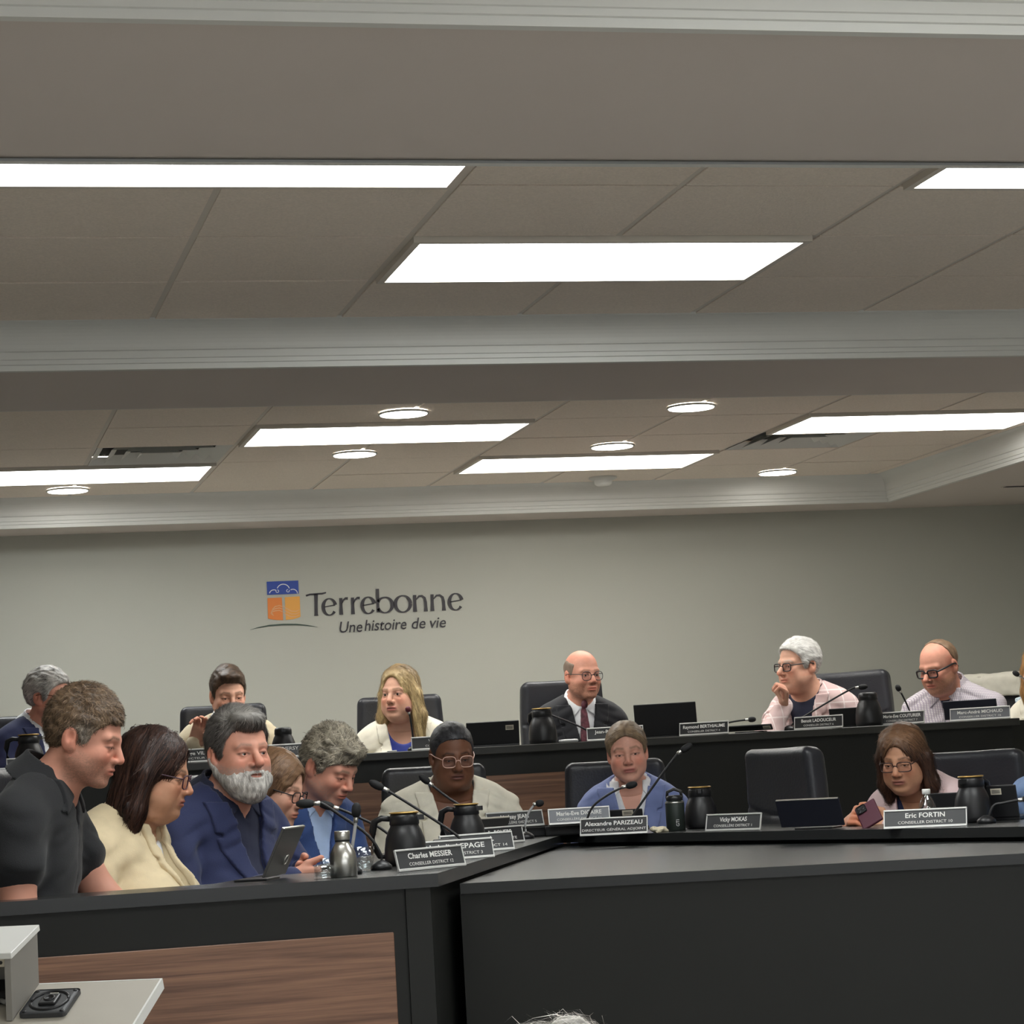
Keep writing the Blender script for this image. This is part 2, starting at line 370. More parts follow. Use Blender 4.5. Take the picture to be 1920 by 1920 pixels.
top = [tuple(A_), tuple(B_), tuple(B_+n_*.42), tuple(A_+u_*.05+n_*.60), (-1.2, YE+.14), (-1.2, YE)]
dpart(lw, 'desk_top', MB().prism(top, ZT-.034, ZT), M_BLACK)
dpart(lw, 'end_panel', MB().box((-1.2, YE+.025, 0), (1.225, YE+.05, ZT-.034)), M_BLACK2)
dpart(lw, 'corner_post', MB().prism([(1.225, YE+.016), (1.29, YE+.016), (1.31, YE+.07), (1.225, YE+.07)], 0, ZT-.034), M_BLACK2)
ip = [tuple(A_-n_*-.03+u_*.07), tuple(B_+n_*.03), tuple(B_+n_*.05), tuple(A_+n_*.05+u_*.07)]
dpart(lw, 'inner_panel', MB().prism(ip, 0, ZT-.034), M_BLACK2)
w0, w1 = aty(74, 1795, YE+.015), aty(738, 1748, YE+.015)
dpart(lw, 'wood_panel', MB().box((-.6, YE+.012, .25), (w1[0], YE+.026, w1[2]), .0015), M_WOOD)
rw = empty('council_desk', (C_[0], C_[1], 0)); setp(rw, 'black desk wing at right running from the centre to the right edge', 'desk')
e2 = B_+v_*3.1
top = [tuple(B_), tuple(B_+n_*.42), (2.339, 9.26), tuple(B_+m_*.52), tuple(e2+m_*.6), tuple(e2)]
dpart(rw, 'desk_top', MB().prism(top[::-1], ZT-.030, ZT+.0), M_BLACK)
dpart(rw, 'inner_panel', MB().prism([tuple(B_+m_*.07), tuple(B_+m_*.09), tuple(e2+m_*.09), tuple(e2+m_*.07)], 0, ZT-.030), M_BLACK2)
dpart(rw, 'apex_panel', MB().prism([tuple(B_+n_*.05), tuple(B_+n_*.03), tuple(B_+m_*.07), tuple(B_+m_*.09)], 0, ZT-.034), M_BLACK2)
# table filling the well between the wings
F0 = np.array([1.425, 6.52]); F1 = np.array([2.86, 6.08]); fd = (F1-F0)/np.linalg.norm(F1-F0); F2 = F0+fd*2.12
tb = empty('well_table', (2.3, 6.6, 0)); setp(tb, 'large black table with plain front board filling the space between the desk wings', 'table')
dpart(tb, 'table_top', MB().prism([tuple(F0), tuple(F2), tuple(B_+v_*3.0+m_*.06), tuple(B_+m_*.0+np.array([0, .02])), tuple(F0+u_*.03)], ZTAB-.028, ZTAB), M_BLACK)
fn = np.array([-fd[1], fd[0]])
q0 = F0+fn*.012-fd*.002; q1 = F2+fn*.012
dpart(tb, 'front_board', MB().prism([tuple(q0), tuple(q1), tuple(q1+fn*.02), tuple(q0+fn*.02)], 0, ZTAB-.028), M_BLACK2)
q = F0+u_*.02
dpart(tb, 'side_board', MB().prism([tuple(q0+fn*.03), tuple(q0+fn*.03+fd*.02), tuple(q0+fn*.4+fd*.02), tuple(q0+fn*.4)], 0, ZTAB-.028), M_BLACK2)
# rear desk
YD = 10.52; XE = aty(1912, 1345, YD)[0]
bd = empty('rear_desk', (2, YD+.3, 0)); setp(bd, 'long black rear desk on the raised platform along the back wall', 'desk')
dpart(bd, 'desk_top', MB().box((-1.6, YD, ZBK-.034), (XE, YD+.56, ZBK), .003), M_EDGE)
dpart(bd, 'front_panel', MB().box((-1.6, YD+.05, PF), (XE-.04, YD+.07, ZBK-.034)), M_BLACK2)
dpart(bd, 'side_panel', MB().box((XE-.04, YD+.05, PF), (XE-.02, YD+.5, ZBK-.034)), M_BLACK2)
dpart(bd, 'return_panel', MB().prism([(XE-.03, YD+.06), (XE+.9, YD+.30), (XE+.9, YD+.33), (XE-.03, YD+.09)], PF, ZBK-.01), M_BLACK2)
w0, w1 = aty(575, 1477, YD+.04), aty(1060, 1447, YD+.04)
dpart(bd, 'wood_panel', MB().box((w0[0], YD+.036, PF+.02), (w1[0], YD+.05, (w0[2]+w1[2])/2+.004), .0015), M_WOOD)
# ================================================================== signed distance helpers
def ln(v): return np.sqrt((v*v).sum(1))
def ell(p, c, r):
    q = p-np.float32(c); r = np.float32(r); k0 = ln(q/r); k1 = ln(q/(r*r))+1e-9; return k0*(k0-1)/k1
def cap(p, a, b, r1, r2=None):
    a = np.float32(a); b = np.float32(b); r2 = r1 if r2 is None else r2
    ab = b-a; t = np.clip(((p-a)@ab)/max(float(ab@ab), 1e-9), 0, 1); return ln(p-a-t[:, None]*ab)-(r1+(r2-r1)*t)
def rbox(p, c, h, r):
    q = np.abs(p-np.float32(c))-np.float32(h)+r; return ln(np.maximum(q, 0))+np.minimum(q.max(1), 0)-r
def smin(a, b, k):
    h = np.clip(.5+.5*(b-a)/k, 0, 1); return b+(a-b)*h-k*h*(1-h)
def smax(a, b, k): return -smin(-a, -b, k)
def _hash(i, j, k, s):
    n = (i*374761393+j*668265263+k*2147483647+s*1274126177) & 0x7fffffff
    n = ((n ^ (n >> 13))*1274126177) & 0x7fffffff
    return ((n ^ (n >> 16)) & 0xffff)/65535.0
def vn(p, s=0):
    """value noise, -1..1"""
    f = np.floor(p).astype(np.int64); t = p-f; t = t*t*(3-2*t); r = 0
    for a in (0, 1):
        for b in (0, 1):
            for c in (0, 1):
                r = r+_hash(f[:, 0]+a, f[:, 1]+b, f[:, 2]+c, s)*np.abs(1-a-t[:, 0])*np.abs(1-b-t[:, 1])*np.abs(1-c-t[:, 2])
    return (r*2-1).astype(np.float32)
def extract(f, lo, hi, h, slack=1.5):
    """surface nets over a narrow band of the field f"""
    lo = np.float32(lo); Bk = 4
    nb = np.ceil((np.float32(hi)-lo)/(h*Bk)).astype(int); n = nb*Bk
    I = np.stack(np.meshgrid(*[np.arange(k) for k in nb], indexing='ij'), -1).reshape(-1, 3)
    d = f((lo+(I*Bk+1.5)*h).astype(np.float32))
    act = np.abs(d) < h*Bk*.9*slack+h
    D = np.repeat(np.repeat(np.repeat(d.reshape(nb).astype(np.float32), Bk, 0), Bk, 1), Bk, 2)
    o = np.stack(np.meshgrid(*[np.arange(Bk)]*3, indexing='ij'), -1).reshape(-1, 3)
    J = (I[act][:, None, :]*Bk+o[None]).reshape(-1, 3)
    D[J[:, 0], J[:, 1], J[:, 2]] = f((lo+J*h).astype(np.float32))
    D[0] = D[-1] = np.maximum(D[0], 1e-3); D[:, 0] = np.maximum(D[:, 0], 1e-3); D[:, -1] = np.maximum(D[:, -1], 1e-3); D[:, :, 0] = np.maximum(D[:, :, 0], 1e-3); D[:, :, -1] = np.maximum(D[:, :, -1], 1e-3)
    D[-1] = np.maximum(D[-1], 1e-3)
    S = D < 0
    c = sum(S[a:n[0]-1+a, b:n[1]-1+b, e:n[2]-1+e].astype(np.int8) for a in (0, 1) for b in (0, 1) for e in (0, 1))
    A = np.argwhere((c > 0) & (c < 8)); 
    if len(A) == 0: return np.zeros((0, 3), np.float32), np.zeros((0, 4), np.int32)
    idx = -np.ones(c.shape, np.int32); idx[A[:, 0], A[:, 1], A[:, 2]] = np.arange(len(A))
    P = np.zeros((len(A), 3), np.float32); W = np.zeros(len(A), np.float32)
    cs = [(a, b, e) for a in (0, 1) for b in (0, 1) for e in (0, 1)]
    val = {q: D[A[:, 0]+q[0], A[:, 1]+q[1], A[:, 2]+q[2]] for q in cs}
    for q in cs:
        for ax in range(3):
            if q[ax] == 0:
                q2 = list(q); q2[ax] = 1; q2 = tuple(q2); a, b = val[q], val[q2]; m = (a < 0) != (b < 0)
                t = np.where(m, a/(a-b+1e-12), 0); pp = np.zeros_like(P); pp[:] = q; pp[:, ax] = t
                P += pp*m[:, None]; W += m
    V = lo+(A+P/W[:, None])*h
    Q = []
    for ax in range(3):
        b, e = (ax+1) % 3, (ax+2) % 3
        s0 = [slice(None)]*3; s1 = [slice(None)]*3; s0[ax] = slice(0, -1); s1[ax] = slice(1, None)
        for q in (b, e): s0[q] = slice(1, -1); s1[q] = slice(1, -1)
        a_, b_ = S[tuple(s0)], S[tuple(s1)]; E = np.argwhere(a_ != b_)
        if not len(E): continue
        fl = a_[E[:, 0], E[:, 1], E[:, 2]]; E = E+np.array([1 if q != ax else 0 for q in range(3)])
        def cid(db, de):
            g = E.copy(); g[:, b] += db; g[:, e] += de; return idx[g[:, 0], g[:, 1], g[:, 2]]
        q4 = np.stack([cid(-1, -1), cid(0, -1), cid(0, 0), cid(-1, 0)], 1)
        q4[~fl] = q4[~fl][:, ::-1]; Q.append(q4)
    Q = np.concatenate(Q); Q = Q[(Q >= 0).all(1)]
    return V, Q
def xfp(V, M): Mn = np.array(M, np.float32); return V@Mn[:3, :3].T+Mn[:3, 3]
# ================================================================== office chairs
def chair_back(p):
    x, y, z = p.T
    q = p.copy(); q[:, 1] = y-.05*((x/.22)**2)*-.35-.045*np.sin(np.clip((z-.1)/.62, 0, 1)*3.1)
    w = .205+.012*np.sin(np.clip(z/.72, 0, 1)*3.1)
    q[:, 0] = x*(.21/w)
    d = rbox(q, (0, 0, .36), (.21, .048, .36), .035)
    arc = z-(.47+.9*x*x+.0*x); d = d+.006*np.exp(-(arc/.007)**2)*(y < 0)
    arc2 = z-(.20-.2*x*x); d = d+.006*np.exp(-(arc2/.007)**2)*(y < 0)
    return d+.0015*vn(p*9, 3)
V, Q = extract(chair_back, (-.27, -.12, -.03), (.27, .14, .76), .0085); ME_BACK = np_mesh('backrest', V, Q); ME_BACK.materials.append(M_LEATHER)
V, Q = extract(lambda p: rbox(p, (0, 0, 0), (.235, .235, .055), .045), (-.27, -.27, -.09), (.27, .27, .09), .015); ME_SEAT = np_mesh('seat', V, Q); ME_SEAT.materials.append(M_LEATHER)
f = MB(); 
for k in range(5):
    a = 2*math.pi*k/5+.3; f.tube([(0, 0, .10), (.16*math.cos(a), .16*math.sin(a), .085), (.29*math.cos(a), .29*math.sin(a), .065)], [.03, .022, .016], 8); f.sphere((.29*math.cos(a), .29*math.sin(a), .03), .03, 10, 6)
_t = f.build('star_base', M_PLASTIC); ME_BASE = _t.data; bpy.data.objects.remove(_t)
f = MB().lathe([(0, 0), (.028, 0), (.028, .5), (.02, .5), (.02, 1), (0, 1)], 14); _t = f.build('gas_column', M_DARKMET); ME_COLU = _t.data; bpy.data.objects.remove(_t)
f = MB().tube([(0, .16, -.17), (0, .17, .05), (0, .15, .13), (0, -.13, .14), (0, -.17, .10), (0, -.12, -.15)], .017, 8).box((-.028, -.14, .135), (.028, .13, .165), .012, 2); _t = f.build('armrest', M_PLASTIC); ME_ARM = _t.data; bpy.data.objects.remove(_t)
def chair(px, py, D, yaw, base, label, lean=8):
    """px,py: middle of the top edge of the backrest; yaw: degrees off facing the camera"""
    p = at(px, py, D); a = -math.atan2(p[0], p[1])+math.radians(yaw)
    R = Matrix.Rotation(a, 4, 'Z'); fwd = R @ Vector((0, -1, 0)); le = math.radians(lean)
    c = Vector((p[0], p[1], 0))+fwd*(.72*math.sin(le)); r = empty('office_chair', (c.x, c.y, base), a); setp(r, label, 'chair', 'black leather office chairs')
    h = p[2]-base; zb = h-.72*math.cos(le)
    b = link('backrest', ME_BACK, None, r); b.location = (0, 0, zb); b.rotation_euler = (-le, 0, 0)
    s = link('seat', ME_SEAT, None, r); s.location = (0, -.25, zb-.02)
    link('star_base', ME_BASE, None, r).location = (0, -.25, 0)
    cc = link('gas_column', ME_COLU, None, r); cc.location = (0, -.25, .09); cc.scale = (1, 1, max(zb-.16, .05))
    for sx in (-1, 1):
        am = link('armrest', ME_ARM, None, r); am.location = (sx*.26, -.25, zb+.13)
    return r
# ================================================================== people
def lerp(a, b, t): return a+(b-a)*t
def ss(a, b, x):
    t = np.clip((x-a)/(b-a), 0, 1); return t*t*(3-2*t)
def head_sdf(p, S):
    w, j, nz, fat = S.get('w', 1), S.get('jaw', 1), S.get('nose', 1), S.get('fat', 0); fem = S.get('fem', False)
    q = p.copy(); q[:, 0] = np.abs(q[:, 0])
    d = ell(q, (0, .012, .036), (.075*w, .097, .083))
    d = smin(d, ell(q, (0, -.028, -.03), (.063*w, .062, .086)), .03)
    d = smin(d, cap(q, (.050*j*w, .006, -.050), (.018*j, -.060, -.092), .020, .017), .028)
    d = smin(d, ell(q, (0, -.076, -.096), (.023*j, .019, .017)), .018)
    d = smin(d, ell(q, (.038*w, -.062, -.028), (.024, .022, .022)), .02)
    d = smin(d, ell(q, (.042*w, -.030, -.054), (.021, .034, .032)), .026)                              # cheek
    if fat:
        d = smin(d, ell(q, (.036*w, -.045, -.065), (.03, .03, .032)), .025)
        d = smin(d, ell(q, (0, -.022, -.112), (.05*fat+.02, .048, .026*fat+.008)), .03)
    d = smin(d, cap(q, (0, -.0855, .020), (.042, -.070, .020), .011 if not fem else .008), .014)       # brow
    d = smax(d, -ell(q, (.032, -.104, .002), (.019, .020, .012)), .012)                               # socket
    d = smin(d, cap(q, (0, -.088, .010), (0, -.1085*nz, -.028), .0075, .0120*nz), .010)                # nose
    d = smin(d, ell(q, (.0125, -.098, -.034), (.0085*nz, .011, .0075)), .006)
    d = smin(d, ell(q, (0, -.0845, -.060), (.028, .014, .022)), .014)                                   # muzzle
    d = smin(d, ell(q, (0, -.0955, -.0585), (.021, .0075, .0050)), .004)
    d = smin(d, ell(q, (0, -.0935, -.0690), (.019, .0085, .0062)), .004)
    d = smax(d, -ell(q, (0, -.110, -.0635), (.023, .0125, .0014)), .004)                               # mouth line
    d = smax(d, -cap(q, (.0215, -.1015, -.036), (.0340, -.0880, -.066), .0020), .006)                    # smile fold
    d = smax(d, -cap(q, (.020, -.0935, -.0125), (.044, -.083, -.016), .0016), .006)
    op = S.get('open', .6); ez = -.004*(1-op)
    d = smin(d, ell(q, (.0315, -.0735, 0), (.0155, .0142, .0138)), .004)                               # lids
    d = smax(d, -ell(q, (.0315, -.094, ez), (.0132, .0125, .0018+.0048*op)), .002)
    ear = ell(q, (.0765*w, .020, -.006), (.0085, .019, .033))
    ear = smin(ear, ell(q, (.0745*w, .008, -.028), (.007, .012, .014)), .008)
    ear = smax(ear, -ell(q, (.0905*w, .016, -.001), (.0125, .0105, .0195)), .004)
    ear = smin(ear, ell(q, (.0775*w, .009, -.014), (.006, .005, .008)), .004)
    return smin(d, ear, .006)
def head_col(p, S):
    sk = np.float32(S['skin']); n = len(p); c = np.tile(sk, (n, 1)); x = np.abs(p[:, 0]); y, z = p[:, 1], p[:, 2]
    dark = S.get('dark', False); red = np.float32([1.06, .80, .76]) if not dark else np.float32([1.05, .92, .88])
    k = S.get('flush', .7)*np.exp(-((x-.042)/.022)**2-((z+.03)/.024)**2)*(y < -.02)
    k = np.maximum(k, .8*np.exp(-(x/.018)**2-((z+.032)/.016)**2)*(y < -.09)); k = np.maximum(k, .55*ss(.066, .078, x)*(np.abs(z) < .05))
    k = np.maximum(k, S.get('scalp', 0)*ss(.05, .09, z))
    c = c*lerp(1, red, np.clip(k, 0, 1)[:, None])
    c *= (1+.06*vn(p*55, 5)+.04*vn(p*140, 6))[:, None]
    # stubble or short beard on the skin
    st = S.get('stubble')
    if st:
        m = ss(.012, -.002, z+.040+.35*np.maximum(0, -(y+.075))*0)*ss(.02, -.02, y)*ss(-.135, -.115, z)
        line = -.036-.35*np.clip(y+.05, -1, 1)*0
        m = ss(-.030, -.048, z+.22*np.maximum(y+.06, 0)*-1+np.where((x < .03), -.004, 0))*ss(.03, 0, y)*ss(-.16, -.12, z)
        m = m*(1-np.exp(-(x/.024)**2-((z+.0635)/.010)**2)); m = np.clip(m*(st[1]+.35*vn(p*420, 8)), 0, 1)
        c = lerp(c, np.float32(st[0]), m[:, None])
    lips = np.clip(1.4*np.exp(-((x/.024)**4)-((z+.0635)/.0092)**4)*(y < -.085), 0, 1); lc = np.float32(S.get('lip', sk*np.float32([.95, .62, .60]))); c = lerp(c, lc, (lips*.85)[:, None])
    ml = np.exp(-(x/.025)**6-((z+.0635)/.0019)**2)*(y < -.080); c = lerp(c, sk*.25*np.float32([1, .6, .55]), (ml*.85)[:, None])
    nos = np.exp(-((x-.0105)/.0050)**2-((z+.040)/.0030)**2)*(y < -.09); c = lerp(c, sk*.25, (nos*.8)[:, None])
    # brows and lash lines
    bz = .0215+.05*(x-.03)*0-.9*np.maximum(x-.040, 0)+.10*np.clip(x-.012, 0, .028); b = np.exp(-((z-bz-.002)/.0042)**2)*ss(.009, .014, x)*ss(.058, .048, x)*(y < -.03)
    c = lerp(c, np.float32(S.get('brow', (.08, .05, .03))), np.clip(b*S.get('brow_w', .75)*(1+.3*vn(p*400, 2)), 0, 1)[:, None])
    op = S.get('open', .6); ez = -.004*(1-op); hh = .0018+.0048*op
    e = np.sqrt(((x-.0315)/.0150)**2+((z-ez)/(hh+.0016))**2); l = np.exp(-((e-1)/.30)**2)*(y < -.05); l *= np.where(z > ez, 1.0, .4)
    c = lerp(c, np.float32((.03, .02, .018)), np.clip(l*S.get('lash', .75), 0, 1)[:, None])
    sh = np.exp(-((x-.0315)/.020)**2-((z-.010)/.006)**2)*(y < -.05); c = lerp(c, c*np.float32([.86, .74, .70]), (sh*.6)[:, None])
    return np.clip(c, .004, .95)
HAIRLINE = ([-.12, -.088, -.066, -.040, -.026, -.010, .006, .020, .040, .070, .12], [.066, .062, .052, .028, -.012, -.030, .0, .010, -.035, -.070, -.085])
def hair_sdf(p, S, H):
    w = S.get('w', 1); x = np.abs(p[:, 0]); y, z = p[:, 1], p[:, 2]; k = H['kind']; tt, ts, tb = H.get('t', (.016, .008, .012)); q = p.copy(); q[:, 0] = x
    mess = H.get('mess', .003)
    d = ell(p, (0, .014, .036+.2*(tt-ts)), (.0765*w+ts, .099+tb, .0845+tt))-mess*vn(p*np.float32([70, 30, 60]), 11)-.5*mess*vn(p*120, 12)
    hy, hz = HAIRLINE; hl = np.interp(y, hy, np.array(hz)+np.array(H.get('lift', [0]*11))).astype(np.float32)
    hl = hl+H.get('vp', 0)*(np.exp(-(x/.022)**2)-.55*ss(.02, .05, x))*ss(-.03, -.06, y)
    hl = hl+H.get('rec', 0)*np.exp(-((x-.045)/.018)**2)*ss(-.02, -.05, y)
    if k in ('short', 'bald', 'pulled', 'rear'):
        d = smax(d, (hl-z)*.75+.002*vn(p*220, 13), .006)
        d = smax(d, -ell(q, (.086*w, .012, -.014), (.026, .021, .034)), .005)
        if 'quiff' in H:
            qz, qy = H['quiff']; d = smin(d, smax(ell(p, (H.get('qx', 0), -.060+qy, .098), (.052*w, .045, .024+qz))-mess*vn(p*np.float32([60, 25, 60]), 15), (hl-.004-z)*.8, .008), .015)
        if k == 'bald': d = smax(d, z-np.interp(y, [-.1, -.05, 0, .05, .1], H['top']).astype(np.float32)-.007*vn(p*70, 7), .022)
        if k == 'rear': d = smax(d, (H['edge']-y)-.25*(z-.05)-.005*vn(p*60, 7), .008)
        if k == 'pulled' and H.get('tail'): d = smin(d, cap(p, (0, .108, .0), (0, .10, -.16), .030, .014), .02)
    if k == 'long':
        L = H.get('len', .2); vol = H.get('vol', 1.0); fr = H.get('front', .0); sp = H.get('spread', .0)
        d = smax(d, -(z+.04), .02)
        c = cap(q, (.045, .0, .080), (.078*vol, -.002-fr, .0), .030*vol, .030*vol)
        c = smin(c, cap(q, (.078*vol, -.002-fr, .0), (.085*vol+sp*.5, .004-fr, -.10), .030*vol, .034*vol), .02)
        c = smin(c, cap(q, (.085*vol+sp*.5, .004-fr, -.10), (.084*vol+sp, -.004-fr*1.3, -L), .034*vol, .020), .02)
        c = smin(c, ell(q, (0, .062, -.05-L*.20), (.082*vol+sp*.4, .050, .06+L*.55)), .03)
        c = c-.005*vn(p*np.float32([75, 75, 9]), 21)-.003*vn(p*np.float32([160, 160, 16]), 22)
        d = smin(d, c, .02)
        fw = H.get('face', .056); d = smax(d, -ell(q, (0, -.110, H.get('fz', -.045)), (fw*w, .085, .122)), .008)
        if 'bangs' in H: d = smin(d, smax(ell(p, (H.get('bx', 0), -.066, .058), (.064*w, .042, .036))-.004*vn(p*np.float32([110, 50, 20]), 31), (H['bangs']-.35*(p[:, 0]*H.get('bs', 0))-z), .006), .012)
        d = smax(d, -ell(q, (0, -.12, -.22), (.045+H.get('chest', .02), .09, .14)), .02)
    # keep clear of the skull's inside
    return d
def strands(V, Q, N, H, S, M):
    """thin hair ribbons lying on the hair surface"""
    if N == 0: return None
    T = np.concatenate([Q[:, [0, 1, 2]], Q[:, [0, 2, 3]]]); a, b, c = V[T[:, 0]], V[T[:, 1]], V[T[:, 2]]
    nn = np.cross(b-a, c-a); ar = ln(nn)+1e-12; k = rng.choice(len(T), N, p=ar/ar.sum()); r1 = np.sqrt(rng.random(N))[:, None]; r2 = rng.random(N)[:, None]
    P = (1-r1)*a[k]+r1*(1-r2)*b[k]+r1*r2*c[k]; n = nn[k]/ar[k][:, None]
    fl = H.get('flow', 'back'); x = P[:, 0:1]; part = H.get('part', 0.0); s = np.sign(x-part); up = np.clip(n[:, 2:3], 0, 1)
    if fl == 'down': v = np.concatenate([s*(.15+1.1*up), .10+.25*up, -1+0*up], 1)
    elif fl == 'back': v = np.concatenate([.15*s, .9+0*up, -.75+.6*up], 1)
    elif fl == 'fwd': v = np.concatenate([.5*s*0+.25, -.9*up+.2*(1-up), -.9*(1-up)], 1)
    elif fl == 'side': v = np.concatenate([H.get('sx', 1)*up+0*x, .5*(1-up)+.25, -.8*(1-up)], 1)
    elif fl == 'tied': v = np.concatenate([s*1.1*up, .75+0*up, -.55-.3*(1-up)], 1)
    else: v = np.concatenate([.1*s, -.2+0*up, -1+0*up], 1)
    v = v+H.get('frizz', .25)*rng.normal(size=v.shape); v -= (v*n).sum(1, keepdims=True)*n; v /= ln(v)[:, None]+1e-9
    Ln = H.get('slen', .03)*rng.uniform(.5, 1.2, N)[:, None]; lift = H.get('slift', .006)*rng.uniform(.0, 1.2, N)[:, None]; wd = H.get('sw', .0011)
    tipk = rng.uniform(.45, 1.0, N)[:, None]; pts = []; p = P.copy(); nm = n; droop = np.float32([0, 0, -H.get('droop', .0)])
    for t, ww in ((0, 1), (.35, 1), (.7, .7), (1, .12)):
        if t > 0:
            p = p+v*Ln*.34
            if M is not None:
                e = .002; d0 = M(p.astype(np.float32)); g = np.stack([M((p+np.float32(q)).astype(np.float32))-d0 for q in ((e, 0, 0), (0, e, 0), (0, 0, e))], 1)
                g /= ln(g)[:, None]+1e-9; far = np.clip(d0, -.03, .03)[:, None]; p = np.where(far > .010, p-v*Ln*.33*tipk, p-g*far); nm = g; v = v+droop*.34; v = v-(v*nm).sum(1, keepdims=True)*nm; v /= ln(v)[:, None]+1e-9
        sd = np.cross(nm, v); c = p+nm*(lift*math.sin(min(t*1.6, 1.57))-.0008)
        pts.append(c-sd*wd*ww*.5); pts.append(c+sd*wd*ww*.5)
    VV = np.stack(pts, 1).reshape(-1, 3); i = np.arange(N)[:, None]*8
    QQ = np.concatenate([i+np.array([[0, 1, 3, 2]]), i+np.array([[2, 3, 5, 4]]), i+np.array([[4, 5, 7, 6]])])
    return VV, QQ, np.repeat(P, 8, 0), np.repeat(rng.random(N), 8)
def hair_col(P, H, r=None):
    c1, c2 = np.float32(H['c1']), np.float32(H['c2']); g = .5+.5*vn(P*np.float32(H.get('streak', (90, 60, 14))), 41)
    if r is not None: g = np.clip(g*.6+r*.5, 0, 1)
    g = np.clip((g-.5)*(1.3 if r is not None else (1.2*ss(.09, .05, P[:, 2])+.15 if H.get('kind') == 'long' else 1.0))+.5+H.get('bias', 0), 0, 1); c = lerp(c1, c2, g[:, None])
    if 'grey' in H:
        gc, fn = H['grey']; m = np.clip(fn(np.abs(P[:, 0]), P[:, 1], P[:, 2])*(.6+.5*(g if r is None else r)), 0, 1); c = lerp(c, np.float32(gc), m[:, None])
    return c*(1 if r is None else (.55+.85*r)[:, None])
def hand_sdf(p, curl, side, spread=.0, thumb=0.0):
    q = p.copy(); q[:, 0] = p[:, 0]*side
    d = smin(cap(q, (0, .05, 0), (0, -.01, 0), .026, .026), rbox(q, (.002, -.048, 0), (.040, .046, .0135), .0125), .02)
    for k, (x0, s) in enumerate(((.030, .95), (.0105, 1.07), (-.010, 1.0), (-.029, .80))):
        a = 0.0; pt = np.array([x0, -.088-.004*(k in (1, 2)), .002]); cu = math.radians(curl[k] if hasattr(curl, '__len__') else curl)
        f = None
        for sg, (l, r) in enumerate(((.043*s, .0092), (.027*s, .0085), (.022*s, .0076))):
            a += cu*(.85 if sg == 0 else 1.1); nx = pt+np.array([x0*spread*l*20, -math.cos(a)*l, -math.sin(a)*l]); e = cap(q, pt, nx, r, r*.93); f = e if f is None else np.minimum(f, e); pt = nx
        d = smin(d, f, .005)
    t = math.radians(thumb); e = cap(q, (.024, -.018, -.004), (.052, -.048, -.012-.02*math.sin(t)), .0135, .0108)
    e = smin(e, cap(q, (.052, -.048, -.012-.02*math.sin(t)), (.056-.03*math.sin(t), -.086, -.016-.03*math.sin(t)), .0105, .0085), .004)
    return smin(d, e, .008)
SKINM = mat('skin', attr=True, rough=.52, bump=.05, bscale=500, spec=.35)
HAIRM = mat('hair', attr=True, rough=.45, spec=.35, bump=.25, bscale=260, stretch=(1, 1, .15))
EYEM = mat('eye', attr=True, rough=.15)
def cloth(name, c, rough=.85, var=.05, bump=.25, bscale=420, sheen=.1): return mat('cloth_'+name, c, rough, bump=bump, bscale=bscale, var=var, vscale=30, sheen=sheen)
def rings(p, R, zc, hz, th, nr, flare=.5, tilt=.0):
    r = np.sqrt((p[:, 0]/1.04)**2+(p[:, 1]-.022)**2); z = p[:, 2]-zc+tilt*p[:, 1]
    return np.maximum(np.abs(r-R+flare*z)-th, np.abs(z)-hz)
